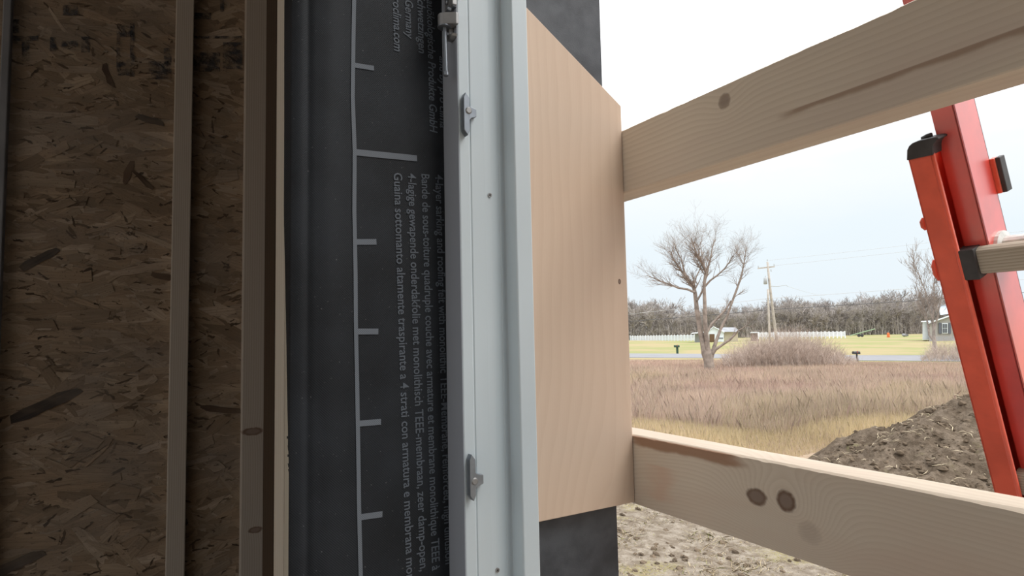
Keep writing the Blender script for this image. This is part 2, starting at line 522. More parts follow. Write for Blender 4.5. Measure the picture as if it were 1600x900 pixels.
print_line('Bande de sous-toiture quadruple couche avec armature et membrane monolithique TEEE à', (658, 272), (675, 892), 12.5)
print_line('4-layer sarking and roofing felt with monolithic TEEE-Membrane, reinforced, high diffusion', (679.5, 273), (696, 882), 12.5)
print_line('www.proclima.com', (612, -52), (615.5, 80), 12.5, .15)
print_line('Germany', (632.5, 0), (634, 60), 12.5, .15)
print_line('D-68723 Schwetzingen', (650, -72), (653.5, 83), 12.5, .15)
print_line('bauökologische Produkte GmbH', (666, -8), (671, 207), 12.5, .15)
print_line('and by pro clima', (686, 88), (687, 200), 11, .15)

# felt-wrapped outer reveal, outside the window frame
m = MB(); m.box(-J - .0175, -J - .0165, .347, YO + .001, ZS, ZH)
tag(m.build('reveal_membrane', M_outer.m), 'dark grey felt on the outer reveal behind the plywood panel', 'membrane')

# ------------------------------------------------------------------ window frame
M_white = plain('white_coating', (.60, .68, .725), .35, .4, 0, .02, 3)
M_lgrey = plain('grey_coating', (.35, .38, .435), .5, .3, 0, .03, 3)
M_steel = plain('zinc_steel', (.27, .30, .335), .38, .5, .65, .1, 60)
M_steel2 = plain('dull_steel', (.33, .33, .33), .45, .5, .6, .1, 60)
prof = [(0, .2691), (.0372, .2691), (.0380, .2699), (.0380, .2806), (.0372, .2812), (.0372, .2822), (.0381, .2828), (.0380, .2980), (.0372, .3060), (.0356, .3130),
        (.0344, .3175), (.0352, .3178), (.0350, .3215), (.0360, .3235), (.0535, .3248), (.0550, .3258), (.0552, .3270), (.0552, .3436), (.0546, .3446), (.0, .3450)]
cor = [(-J, ZS), (XR, ZS), (XR, ZH), (-J, ZH)]; inn = [(1, 1), (-1, 1), (-1, -1), (1, -1)]
def ring(pr):
    f = MB(); n = len(pr)
    for (cx, cz), (ix, iz) in zip(cor, inn):
        for i, yy in pr:
            f.v.append((cx + ix * i, yy, cz + iz * i))
    for k in range(4):
        for i in range(n - 1):
            a = k * n + i; c = ((k + 1) % 4) * n + i
            f.f.append((a, a + 1, c + 1, c))
        f.f.append((k * n + n - 1, k * n, ((k + 1) % 4) * n, ((k + 1) % 4) * n + n - 1))
    return f
win = empty('window_1', (-J, .2691, ZS))
tag(win, 'white window frame without its sash, fixed against the black membrane', 'window frame', kind='structure')
fr = ring(prof[1:]).build('frame', M_white, win, (-J, .2691, ZS))
bv = fr.modifiers.new('bevel', 'BEVEL'); bv.width = .0005; bv.segments = 2; bv.limit_method = 'ANGLE'; bv.angle_limit = radians(25)
fc = ring([(0, .2686), (.0374, .2686), (.0374, .2694), (0, .2694)]).build('inner_face', M_lgrey, win, (-J, .2686, ZS))
tag(fc, 'plain grey inner face')

def FL(px, py, d=0.0): return on(px, py, 0, -J + .038 + d)     # on the frame's rebate face
def keeper(xa, ya, yb, yt0, yt1, xt):
    """latch keeper: an upright bar with pointed ends, a lug to one side and a screw"""
    xl = xa; X = -J + .038; H = .0078
    y0_ = FL(xl, (ya + yb) / 2).y; 
    A = on(xl + 6, ya, 0, X + H); B = on(xl + 14, ya + 7, 0, X + H); y_l = on(xl + 6, (ya + yb) / 2, 0, X + H).y; y_r = on(xl + 15, (ya + yb) / 2, 0, X + H).y
    zt = on(xl + 10, ya, 0, X + H).z; zb = on(xl + 10, yb, 0, X + H).z
    ch = .0055
    poly = [(X, y_l, zt - ch), (X, (y_l * .65 + y_r * .35), zt), (X, y_r, zt - ch), (X, y_r, zb + ch), (X, (y_l * .35 + y_r * .65), zb), (X, y_l, zb + ch)]
    k = MB(); k.prism(poly, (H, 0, 0))
    kb = k.build('keeper', M_steel, win, (X, (y_l + y_r) / 2, (zt + zb) / 2), .0005)
    # lug
    yl = y_r; yr = on(xt, (yt0 + yt1) / 2, 0, X + .003).y
    z0_ = on(xt, yt0, 0, X).z; z1_ = on(xt, yt1, 0, X).z
    l = MB(); l.prism([(X, yl - .0005, z0_ + .003), (X, yl + .003, z0_), (X, yr, z0_ - .002), (X, yr, z1_ + .002), (X, yl + .004, z1_), (X, yl - .0005, z1_ - .005)], (.0045, 0, 0))
    l.build('lug', M_steel, kb, (X, yl, z0_), .0005)
    cy, cz = yl - .0012, (z0_ + z1_) / 2
    s = MB(); s.tube([(X + .004, cy, cz), (X + H + .0004, cy, cz), (X + H + .0012, cy, cz)], [.0036, .0036, .0026], 20)
    sc = s.build('screw', M_steel2, kb, (X, cy, cz))
    r = MB()
    for t in (.5, .5 + pi / 2):
        M = Matrix.Translation((X + H + .0012, cy, cz)) @ Matrix.Rotation(t, 4, 'X')
        r.box(-.0003, .00025, -.0019, .0019, -.0004, .0004, M)
    r.build('cross_slot', M_print, sc, (X, cy, cz))
    # small arrow stamped in the lower end
    return kb
keeper(719, 144, 211, 171, 188, 743.5)
keeper(728.5, 710, 784, 737, 757, 754.5)
# small screw heads in the rebate, and a shallow line above the first
for px, py in ((765.3, 305), (777.3, 891)):
    q = FL(px, py)
    s = MB(); s.tube([(q.x - .002, q.y, q.z), (q.x + .0006, q.y, q.z)], .0023, 16)
    sc = s.build('screw', M_steel2, win, tuple(q))
    s = MB()
    for t in (.4, .4 + pi / 2):
        s.box(-.0002, .0003, -.0014, .0014, -.0003, .0003, Matrix.Translation((q.x + .0006, q.y, q.z)) @ Matrix.Rotation(t, 4, 'X'))
    s.build('cross_slot', M_print, sc, tuple(q))

# hinge on the inner face near the top
Yf = .2686
def IF(px, py, d=0.0): return on(px, py, 1, Yf - d)
hp = IF(699, 22)
hinge = empty('hinge', tuple(hp)); hinge.parent = win; hinge.location = hp - win.location
def hb(name, m, mat, bevel=0, smooth=False):
    o = m.build(name, mat, None, None, bevel, smooth)
    o.parent = hinge
    o.location = -Vector(hp)
    return o
zt = IF(699, -70).z; zb = IF(699, 25).z
a = IF(691, 10, .008).x; c = IF(703.5, 10, .008).x
m = MB(); m.box(a, c, Yf - .0055, Yf, zb, zt); hb('hinge_plate', m, M_steel2, .0008)
a2 = IF(704, 10, .004).x; c2 = IF(708, 10, .004).x
m = MB(); m.box(a2, c2, Yf - .004, Yf, zb - .001, zt); hb('hinge_edge', m, M_steel, .0005)
for px, py in ((698.5, 4), (701, 13.5)):
    q = on(px, py, 1, Yf - .006)
    m = MB(); m.tube([(q.x, Yf - .004, q.z), (q.x, Yf - .007, q.z), (q.x, Yf - .008, q.z)], [.0028, .0028, .0018], 16); hb('screw', m, M_steel)
# knuckle
q0 = on(694, 24, 1, Yf - .011); q1 = on(694, 42, 1, Yf - .011)
m = MB(); m.tube([(q0.x, q0.y, q0.z), (q0.x, q0.y, q1.z)], .0068, 24)
m.prism([(q0.x + .001, Yf - .0176, q0.z), (q0.x + .006, Yf - .0145, q0.z), (q0.x + .0125, Yf - .003, q0.z), (q0.x + .0125, Yf - .0002, q0.z), (q0.x, Yf - .0002, q0.z)], (0, 0, q1.z - q0.z)); hb('knuckle', m, M_steel2, .0006)
m = MB(); m.tube([(q0.x, q0.y, q1.z), (q0.x, q0.y, q1.z - .0012)], .0072, 24); hb('collar', m, M_steel)
# pin
p0 = on(694.5, 40, 1, Yf - .011); p1_ = on(696.8, 112, 1, Yf - .011); p2_ = on(696.9, 119, 1, Yf - .011)
m = MB(); m.tube([p0, p1_], .0020, 14); m.tube([p1_, p1_.lerp(p2_, .15), p1_.lerp(p2_, .85), p2_], [.0022, .0029, .0029, .0022], 14); hb('pin', m, M_steel)
# side arm with screw
q = on(700, 54, 1, Yf - .006)
m = MB(); m.prism([(q.x - .0035, Yf - .006, q.z + .007), (q.x + .002, Yf - .006, q.z + .007), (q.x + .0025, Yf - .006, q.z - .001), (q.x + .011, Yf - .006, q.z - .0025), (q.x + .009, Yf - .006, q.z - .0045),
                   (q.x + .003, Yf - .006, q.z - .0065), (q.x - .0035, Yf - .006, q.z - .006)], (0, .006, 0)); hb('arm', m, M_steel2, .0006)
m = MB(); m.tube([(q.x, Yf - .005, q.z), (q.x, Yf - .0082, q.z), (q.x, Yf - .009, q.z)], [.0022, .0022, .0014], 14); hb('screw', m, M_steel)

# ------------------------------------------------------------------ plywood gusset panel
XP = -J
pt = [on(826, 15, 0, XP), on(968, 165, 0, XP)]
yp, zp = .3505, 0
sl = (pt[1].z - pt[0].z) / (pt[1].y - pt[0].y)
zl = pt[0].z + sl * (yp - pt[0].y)
YP = .5205
zr = pt[1].z
nt1 = on(968, 440, 0, XP)
M_pan = wood('panel_veneer', (.585, .425, .315), (.695, .54, .42), 'z', 75, warp=.022, ringmix=.22, grain=.22, rough=.6,
             knots=((nt1.z, nt1.y - .3505, .0035, .0022, .004, 1.0), (-.35, .10, .05, .02, .05, 0), (.30, .03, .2, .03, .03, 0), (-.19, .06, .06, .03, .03, 0)))
m = MB()
m.prism([(XP, yp, -.2125), (XP, YP, -.2122), (XP, YP + .0005, zr), (XP, yp, zl)], (-.0160, 0, 0))
pan = m.build('plywood_panel', M_pan, None, (XP, yp, 0), .0008)
tag(pan, 'pale plywood panel with a sloping top corner, fixed outside the white frame', 'panel')

# ------------------------------------------------------------------ guard rails
def rail(name, ztop, zbot, mat, label, seed, lit=1):
    NX = 420; xa, xb = -.72, 1.35
    m = MB(); ya, yb = .5212, .5592
    for i in range(NX + 1):
        xx = xa + (xb - xa) * i / NX
        wn = .0016 + .0035 * max(0, noise.noise(Vector((xx * 9, seed, 0)))) + .0016 * max(0, noise.noise(Vector((xx * 70, seed, 3)))) 
        w2 = .0012
        jz = .0004 * noise.noise(Vector((xx * 12, seed, 9)))
        for (yy, zz) in ((ya, zbot + w2), (ya, ztop - wn), (ya + wn * 1.6, ztop + jz), (yb - .001, ztop + jz), (yb, ztop - .001), (yb, zbot + .001), (yb - .001, zbot), (ya + w2, zbot)):
            m.v.append((xx, yy, zz))
    for i in range(NX):
        for k in range(8):
            a = i * 8 + k; c = i * 8 + (k + 1) % 8
            m.f.append((a, c, c + 8, a + 8))
    m.f.append(tuple(range(8))[::-1]); m.f.append(tuple(range(NX * 8, NX * 8 + 8)))
    o = m.build(name, mat, None, (xa, ya, (ztop + zbot) / 2))
    return tag(o, label, 'rail')
def rk(px, py, zc):
    p = on(px, py, 1, .5212); return p.x + .72, p.z - zc
zcU = (.2603 + .1775) / 2; zcL = (-.1293 - .2147) / 2
a1 = rk(1132, 158, zcU); a2 = rk(1143, 263, zcU); s1 = rk(1385, 142, zcU)
M_ru = wood('rail_lumber', (.575, .46, .345), (.725, .62, .50), 'x', 170, warp=.010, ringmix=.42, grain=.35, tint=(.64, .52, .43),
            knots=((*a1, .0085, .0085, .012, .55), (*a2, .003, .002, .004, .8), (1.1, -.01, .02, .01, .01, 0)),
            stain=[(.33, 1.4, -.020, -.012, (.36, .24, .165), .8)])
rail('guard_rail', .2603, .1775, M_ru, 'upper bare lumber guard rail rising across the sky', 1.0)
b1 = rk(1182, 776, zcL); b2 = rk(1228, 783, zcL); b3 = rk(1265, 832, zcL)
t0 = rk(1012, 690, zcL)[0]; t1 = rk(1172, 710, zcL)[0]
M_rl = wood('rail_lumber_knotty', (.575, .46, .345), (.715, .61, .495), 'x', 270, warp=.014, ringmix=.34, grain=.3, tint=(.64, .48, .375),
            knots=((*b1, .0125, .0085, .024, .9), (*b2, .0105, .0105, .030, .95), (*b3, .012, .011, .03, .15), (1.0, .0, .03, .02, .03, 0), (.04, -.005, .03, .02, .02, 0)),
            stain=[(t0 - .045, t1, .0275, .0422, (.36, .20, .12), .9), (.13, .20, -.03, .012, (.66, .44, .32), .6)])
rail('guard_rail.001', -.1293, -.2147, M_rl, 'lower bare lumber guard rail with two dark knots, above the dirt', 5.0)

# ------------------------------------------------------------------ extension ladder against the wall
LX = -.405
pa = on(1420, 255, 0, LX); pb = on(1553, 768, 0, LX)
EL = (pa - pb).normalized(); EX = Vector((1, 0, 0)); EN = EL.cross(EX)
if EN.y < 0: EN = -EN
LM = Matrix((EX, EN, EL)).transposed().to_4x4()
LO = pb + EL * ((GZ - pb.z) / EL.z)      # foot of the left stile
LM.translation = LO
def lcoord(px, py, n):                   # ladder coordinates (across, along) of a pixel on the ladder plane at depth n
    q = ray(px, py); d = EN.dot(LO) + n
    p = q * (d / q.dot(EN)) - LO
    return p.dot(EX), p.dot(EL)
M_red = plain('red_fibreglass', (.86, .135, .075), .38, .5, 0, .08, 30)
M_red2 = plain('crimson_fibreglass', (.76, .070, .052), .30, 1.0, 0, .08, 30)
M_red2.node_tree.nodes['Principled BSDF'].inputs['Coat Weight'].default_value = 1.0
M_red2.node_tree.nodes['Principled BSDF'].inputs['Coat Roughness'].default_value = .3
M_red2.node_tree.nodes['Principled BSDF'].inputs['Coat IOR'].default_value = 1.8
M_cap = plain('black_plastic', (.055, .052, .053), .55, .4, 0, .2, 60)
M_pin = plain('weathered_grey', (.42, .37, .30), .6, .3, 0, .2, 50)
M_rung = wood('weathered_rung', (.30, .255, .20), (.50, .435, .35), 'x', 320, warp=.004, ringmix=.7, grain=.6)
M_alu = plain('worn_aluminium', (.62, .61, .58), .45, .5, .3, .12, 80)
lad = empty('extension_ladder', tuple(LO))
tag(lad, 'red extension ladder leaning on the wall outside, seen at the right edge', 'ladder')
def lb(name, m, mat, parent=None, bevel=0, smooth=False, label=None):
    m.v = [tuple(LM @ Vector(p)) for p in m.v]
    o = m.build(name, mat, None, None, bevel, smooth)
    o.parent = parent or lad
    o.location = -Vector(LO) if parent is None else Vector((0, 0, 0))
    if label: o['label'] = label
    return o
topB = lcoord(1444, 236, 0)[1]
wB = lcoord(1473, 300, 0)[0] - lcoord(1431, 300, 0)[0]
nF = .020
xf0 = lcoord(1455, 182, nF)[0]; xf1 = lcoord(1494, 180, nF)[0]
botF = 1.0; topF = topB + .75
SP = .46                                 # inner spacing of the stiles
def channel(x0, wf, n0, n1, l0, l1, side, t=.0035):
    """C channel: web at one side, flanges front and back; side +1 puts the web at the -X edge"""
    m = MB()
    xw = (x0, x0 + t) if side > 0 else (x0 + wf - t, x0 + wf)
    m.box(xw[0], xw[1], n0, n1, l0, l1)
    m.box(x0, x0 + wf, n0, n0 + t, l0, l1)
    m.box(x0, x0 + wf, n1 - t, n1, l0, l1)
    return m
def lip(x0, n0, l0, l1): m = MB(); m.tube([(x0, n0, l0), (x0, n0, l1)], .0028, 8); return m
bs = lb('base_stile', channel(0, wB, 0, .080, 0, topB, 1), M_red, None, .0012)
lb('stile_lip', lip(wB - .0015, .0012, .02, topB - .005), M_red, bs, 0, True)
fs = lb('fly_stile', channel(xf0, xf1 - xf0, nF, nF + .058, botF, topF, -1), M_red2, None, .0012)
xr0 = xf1 + SP
lb('fly_stile', channel(xr0, xf1 - xf0, nF, nF + .058, botF, topF, 1), M_red2, None, .0012)
xr1 = xr0 + (xf1 - xf0) - xf0 - wB
bs2 = lb('base_stile', channel(xr1 + xf0, wB, 0, .080, 0, topB, -1), M_red, None, .0012)
# rungs
hr = lcoord(1545, 408, .006)[1]
RR = .0175
rp = [(cos(t) * RR, sin(t) * RR) for t in [2 * pi * k / 20 for k in range(20)]]
def dprof(n, l): return [(n + max(-RR * .62, a) , l + c) for a, c in rp]
k = -int(hr / .3048) + 1
hs = []
while hr + k * .3048 < topB - .02:
    hs.append(hr + k * .3048); k += 1
for h in hs:
    m = MB(); m.prism([(wB - .003, n, l) for n, l in dprof(.016, h)], (xr1 + xf0 - wB + .006, 0, 0))
    r_ = lb('base_rung', m, M_rung, None, .0006)
    if abs(h - hr) > .01: continue
    xe = lcoord(1528, 408, .005)[0]
    m = MB(); m.prism([(wB - .004, n, l) for n, l in [(-.001, h - RR - .003), (.030, h - RR - .003), (.034, h), (.030, h + RR + .001), (-.001, h + RR + .001)]], (xe - wB + .004, 0, 0))
    lb('rung_collar', m, M_cap, None, .0012)
hf = [h for h in hs if h > botF] + [hs[-1] + .3048, hs[-1] + .6096]
for h in hf:
    m = MB(); m.prism([(xf1 - .002, n + .030, l) for n, l in dprof(.022, h)], (SP + .004, 0, 0))
    lb('fly_rung', m, M_alu, None, .0006)
    m = MB(); m.tube([(xf1 - .001, nF + .033, h), (xf1 + .004, nF + .033, h), (xf1 + .006, nF + .033, h)], [.0245, .0245, .018], 24)
    lb('rung_disc', m, M_alu, None)
# plastic cap over the top of the base stile, with a loop bending back to the fly
out = [lcoord(px, py, -.003) for px, py in ((1416.5, 251), (1417, 235), (1420, 228.5), (1425, 224), (1433, 220.5), (1446, 217.5), (1458, 214.5), (1466, 214.5), (1467.5, 217.5), (1462, 220), (1458.5, 225), (1457.5, 231), (1458, 242))]
m = MB(); m.prism([(a_, -.0035, b_) for a_, b_ in out], (0, .028, 0)); lb('stile_cap', m, M_cap, None, .002, label='black plastic cap')
h0 = lcoord(1432, 221, -.003); h1 = lcoord(1441, 216, -.003); h2 = lcoord(1447, 214.5, -.003)
m = MB(); m.tube([(h0[0], .012, h0[1]), (h1[0], .012, h1[1]), (h2[0], .012, h2[1])], .0028, 8); lb('cap_hook', m, M_cap, None, 0, True)
# guide bracket at the back edge of the fly, with a black pad
g0 = lcoord(1559, 246, nF + .058); g1 = lcoord(1574, 300, nF + .058)
m = MB(); m.box(xf1 - .002, xf1 + .005, nF + .056, nF + .070, g1[1], g0[1]); gb = lb('guide_bracket', m, M_red, None, .001)
m = MB(); m.box(xf1 + .004, xf1 + .010, nF + .059, nF + .074, g1[1], g0[1]); lb('guide_pad', m, M_cap, gb, .001)
# bumps of the outer rivets
for px, py, s_ in ((1437, 352, .008), (1457, 424, .014)):
    xx, ll = lcoord(px, py, .006)
    m = MB(); m.tube([(-.0045, .010, ll - s_), (-.006, .010, ll - s_ * .4), (-.006, .010, ll + s_ * .4), (-.0045, .010, ll + s_)], [.002, .004, .004, .002], 10); lb('stile_bracket', m, M_red, None, 0, True)
for x0 in (0, xr1 + xf0):
    m = MB(); m.box(x0 - .01, x0 + wB + .01, -.01, .09, -.005, .012); lb('ladder_foot', m, M_cap, None, .003)

# ------------------------------------------------------------------ land
def land_h(p):                           # gentle bumps, stronger near the building
    d = sqrt(p.x ** 2 + p.y ** 2)
    return (.05 * noise.noise(Vector((p.x * .35, p.y * .35, 0))) + .022 * noise.noise(Vector((p.x * 1.7, p.y * 1.7, 4))) + .012 * noise.noise(Vector((p.x * 6, p.y * 6, 8)))) * max(0.0, min(1, (60 - d) / 40))
M_dirt = Mat('bare_dirt_and_dead_grass', .95, .1)
x, y, z = M_dirt.coords()
dist = (x * x + y * y).pow(.5)
n1 = M_dirt.noise(x, y, z, 5, 6, .65); n2 = M_dirt.noise(x, y, z, 1.1, 4); n3 = M_dirt.noise(x, y, z, 24, 4, .6)
dirt = M_dirt.mix(n1.step(.38, .66), (.165, .132, .10), (.285, .245, .20))
dirt = M_dirt.mix(n3.step(.56, .70) * .75, dirt, (.125, .09, .06))
dirt = M_dirt.mix(n2.step(.56, .68) * n3.step(.42, .56) * .55, dirt, (.27, .235, .10))
tan = M_dirt.mix(n1.step(.35, .65), (.30, .215, .155), (.42, .325, .24))
tan = M_dirt.mix(n2.step(.55, .7) * .5, tan, (.27, .22, .10))
M_dirt.color(M_dirt.mix((dist + (n2 - .5) * 8.0).step(12.5, 18.0), dirt, tan))
M_dirt.bump(n1 + n3 * .6, .8, .05)
g = MB()
NA = 180
rr = [1.5 * (1.058 ** i) for i in range(96)]
a0, a1_ = radians(95), radians(165 + 20)
for r in rr:
    for k in range(NA + 1):
        t = radians(60) + radians(120) * k / 150 if k <= 150 else radians(180) + radians(240) * (k - 150) / 30
        p = Vector((cos(t) * r, sin(t) * r, GZ)); p.z += land_h(p)
        g.v.append(tuple(p))
for i in range(len(rr) - 1):
    for k in range(NA):
        a = i * (NA + 1) + k
        g.f.append((a, a + 1, a + NA + 2, a + NA + 1))
tag(g.build('ground', M_dirt.m, None, (0, 0, 0), smooth=True), 'pale trampled dirt and dead grass below the window', 'ground', kind='structure')

M_lawn = Mat('winter_lawn', .95, .1)
x, y, z = M_lawn.coords()
ha = x * HD.x + y * HD.y
n1 = M_lawn.noise(x, y, z, .06, 4); n2 = M_lawn.noise(x, y, z, .5, 4)
c = M_lawn.mix((n1 + (n2 - .5) * .3).step(.42, .58), (.33, .275, .155), (.255, .26, .115))
M_lawn.color(c)
M_road = plain('pale_asphalt', (.235, .235, .25), .8, .2, 0, .05, .5)
def flat(name, px, mat, lift, label=None, cat=None):
    P = [ground(a, b) + Vector((0, 0, lift)) for a, b in px]
    m = MB(); n = len(P)
    m.add(P + [p - Vector((0, 0, .05)) for p in P], [tuple(range(n))[::-1], tuple(range(n, 2 * n))] + [(i, n + i, n + (i + 1) % n, (i + 1) % n) for i in range(n)])
    return tag(m.build(name, mat, None, (0, 0, 0)), label, cat, kind='structure')
flat('lawn', [(500, 560), (820, 560), (1330, 566), (1760, 566), (2600, 560), (2600, 488), (1760, 508), (1330, 518), (1100, 524), (820, 529), (500, 536)], M_lawn.m, .03, 'yellow green lawn beyond the road', 'lawn')
flat('road', [(500, 556.5), (820, 558.6), (1100, 560), (1330, 564.2), (1700, 567), (2600, 564), (2600, 546), (1700, 556), (1330, 556), (1100, 553.6), (820, 552), (500, 550)], M_road, .07, 'pale grey road crossing behind the dry field', 'road')

# mound of dug earth
MC = ground(1585, 742); MC = Vector((MC.x, MC.y, GZ))
M_mound = Mat('dug_earth', .95, .1)
x, y, z = M_mound.coords()
n1 = M_mound.noise(x, y, z, 4, 6, .65); n3 = M_mound.noise(x, y, z, 17, 5, .65)
c = M_mound.mix(n1.step(.35, .68), (.105, .078, .055), (.205, .16, .12))
c = M_mound.mix(n3.step(.55, .68) * .6, c, (.06, .042, .03))
c = M_mound.mix(M_mound.noise(x, y, z, 1.6, 3).step(.60, .72) * n3.step(.4, .55) * .5, c, (.26, .24, .11))
M_mound.color(c); M_mound.bump(n1 * .6 + n3, 1.0, .06)
def mound_h(px, py):
    dx, dy = px - MC.x, py - MC.y
    u = dx * RT0.x + dy * RT0.y; v = dx * HD.x + dy * HD.y
    r = sqrt((u / 4.5) ** 2 + (v / 3.3) ** 2)
    h = 1.95 * max(0, 1 - r) + .25 * max(0, 1 - r) * max(0, r - .2)
    q = Vector((px, py, 0))
    f = min(1, max(0, 1.06 - r) * 4)
    h += f * (.20 * noise.noise(q * 1.1) + .12 * noise.noise(q * 2.6 + Vector((5, 5, 5))) + .07 * noise.noise(q * 6) + .035 * noise.noise(q * 14) + .016 * noise.noise(q * 30))
    return h - .05
m = MB(); NN = 230
for i in range(NN + 1):
    for k in range(NN + 1):
        u = -5.0 + 10.0 * i / NN; v = -3.7 + 7.4 * k / NN
        p = MC + RT0 * u + HD * v
        m.v.append((p.x, p.y, GZ + mound_h(p.x, p.y)))
for i in range(NN):
    for k in range(NN):
        a = i * (NN + 1) + k
        m.f.append((a, a + NN + 1, a + NN + 2, a + 1))
mound = tag(m.build('dirt_mound', M_mound.m, None, tuple(MC), smooth=True), 'heap of freshly dug brown earth beside the red ladder', 'dirt mound')

def blades(name, n, gen, mat, label, cat):
    """n thin blades as one mesh; gen gives root (x,y,z), height, width, lean, colour arrays"""
    root, h, w_, lean, col = gen(n)
    ang = rng.uniform(0, 2 * pi, n)
    side = np.stack([np.cos(ang), np.sin(ang), np.zeros(n)], 1) * w_[:, None] / 2
    tip = root + np.stack([lean[:, 0] * h, lean[:, 1] * h, h], 1)
    mid = root + np.stack([lean[:, 0] * h * .3, lean[:, 1] * h * .3, h * .55], 1)
    vs = np.stack([root - side, root + side, mid + side * .8, tip, mid - side * .8], 1).reshape(-1, 3)
    me = bpy.data.meshes.new(name)
    me.vertices.add(n * 5); me.loops.add(n * 5); me.polygons.add(n)
    me.vertices.foreach_set('co', vs.ravel())
    me.loops.foreach_set('vertex_index', np.arange(n * 5))
    me.polygons.foreach_set('loop_start', np.arange(n) * 5)
    me.polygons.foreach_set('loop_total', np.full(n, 5))
    me.update()
    ca = me.color_attributes.new('Col', 'FLOAT_COLOR', 'POINT')
    cc = np.concatenate([col, np.ones((n, 1))], 1)
    ca.data.foreach_set('color', np.repeat(cc, 5, 0).ravel())
    me.materials.append(mat)
    o = bpy.data.objects.new(name, me); C.objects.link(o)
    return tag(o, label, cat, kind='stuff')
M_bl = Mat('dry_stalks', .9, .1); M_bl.color(M_bl.attr('Col'))
AX = np.array([RT0.x, RT0.y]); AH = np.array([HD.x, HD.y])
def edge_px(d): return 0
def field(n):
    d = 14.5 * (66 / 14.5) ** rng.uniform(0, 1, n)
    px = np.where(rng.uniform(0, 1, n) < .78, rng.uniform(900, 1600, n), rng.uniform(600, 2500, n))
    off = (px - 800) / FOC * d
    xy = d[:, None] * AH + off[:, None] * AX
    nz1 = np.array([noise.noise(Vector((a * .35, b * .35, 0))) for a, b in xy]); nz2 = np.array([noise.noise(Vector((a * .12, b * .12, 9))) for a, b in xy])
    keep_h = np.clip((d - 13.5 + nz1 * 2.5 - (px - 1000) * .0012) / 6, .12, 1)
    md = np.hypot((xy - np.array([MC.x, MC.y])) @ AX / 4.6, (xy - np.array([MC.x, MC.y])) @ AH / 3.4)
    keep_h = np.where(md < 1.0, .02, keep_h)
    ymax = np.interp(px, [820, 1100, 1330, 1700, 2500], [560.6, 562, 566.5, 569.5, 568])
    hor = 522 - .0219 * (px - 800)
    dmax = -GZ * FOC / (ymax - hor)
    d_ = np.minimum(d, dmax * rng.uniform(.9, 1.0, n)); xy = d_[:, None] * AH + ((px - 800) / FOC * d_)[:, None] * AX; d = d_
    far_ = np.clip((dmax - d) / (dmax * .35), 0, 1)
    h = keep_h * rng.uniform(.22, .72, n) * (1 + .35 * nz2) * (.22 + .78 * far_)
    w_ = .0025 + d * .00026
    lean = rng.normal(0, .17, (n, 2))
    pal = np.array([(.64, .50, .405), (.58, .44, .36), (.53, .38, .325), (.68, .56, .445), (.50, .375, .32), (.56, .46, .315)])
    pi_ = rng.integers(0, 6, n)
    pi_ = np.where((nz2 > .28) & (rng.uniform(0, 1, n) < .5), 5, pi_)
    pi_ = np.where((nz2 < -.22) & (rng.uniform(0, 1, n) < .5), 2, pi_)
    gold = (d < 20.5 + nz1 * 4) & (rng.uniform(0, 1, n) < .75)
    col = pal[pi_]
    col = np.where(gold[:, None], np.array([(.60, .49, .30)]), col)
    col = col * rng.uniform(.80, 1.12, (n, 1)) * (1 + .22 * nz1)[:, None]
    h = np.where(d < 20.5 + nz1 * 4, h * .62, h)
    root = np.concatenate([xy, np.full((n, 1), GZ)], 1)
    return root, h, w_, lean, col
blades('dry_grass', 480000, field, M_bl.m, 'tall dry tan weeds filling the field up to the road', 'dry grass')
def straw(n):
    d = rng.uniform(6.5, 14, n); px = rng.uniform(900, 1500, n)
    off = (px - 800) / FOC * d
    xy = d[:, None] * AH + off[:, None] * AX
    nz1 = np.array([noise.noise(Vector((a * 1.1, b * 1.1, 3))) for a, b in xy])
    h = np.clip(.02 + nz1 * .10, .008, .09) * rng.uniform(.5, 1.3, n)
    lean = rng.normal(0, 2.2, (n, 2))
    pal = np.array([(.48, .40, .28), (.40, .32, .20), (.30, .23, .14), (.27, .27, .10)])
    col = pal[rng.choice(4, n, p=[.35, .3, .2, .15])] * rng.uniform(.75, 1.15, (n, 1))
    root = np.concatenate([xy, np.full((n, 1), GZ)], 1)
    root[:, 2] += np.array([land_h(Vector((a, b, 0))) for a, b in xy])
    return root, h, np.full(n, .008), lean, col
blades('dead_grass', 14000, straw, M_bl.m, 'sparse flattened straw on the pale dirt below the lower rail', 'dead grass')

# clods and roots lying about
def lump(m, p, r):
    n = 7; rows = 4
    ph = random.uniform(0, 9)
    vs = []
    for i in range(rows + 1):
        f = pi * i / rows
        for k in range(n):
            t = 2 * pi * k / n
            e = r * (1 + .65 * noise.noise(Vector((cos(t) * 2.4 + ph, sin(t) * 2.4, f * 2))))
            vs.append(p + Vector((cos(t) * sin(f) * e, sin(t) * sin(f) * e * .85, cos(f) * e * .6)))
    m.add(vs, [(i * n + k, (i + 1) * n + k, (i + 1) * n + (k + 1) % n, i * n + (k + 1) % n) for i in range(rows) for k in range(n)])
M_clod = plain('earth_clod', (.13, .098, .07), .95, .1, 0, .4, 6)
m = MB()
for i in range(900):
    d = 6.5 + 8.0 * random.random() ** 1.3; px = random.uniform(900, 1560)
    p = HD * d + RT0 * ((px - 800) / FOC * d)
    if noise.noise(Vector((p.x * .8, p.y * .8, 5))) < -.05 and random.random() < .7: continue
    p.z = GZ + land_h(p)
    md = sqrt(((p - MC).dot(RT0) / 4.5) ** 2 + ((p - MC).dot(HD) / 3.3) ** 2)
    if md < 1: p.z = GZ + mound_h(p.x, p.y)
    lump(m, p, random.choice((.015, .02, .03, .03, .045, .06)))
tag(m.build('earth_clods', M_clod, None, (0, 0, 0)), 'crumbled brown clods scattered over dirt and mound', 'clods', kind='stuff')
m = MB()
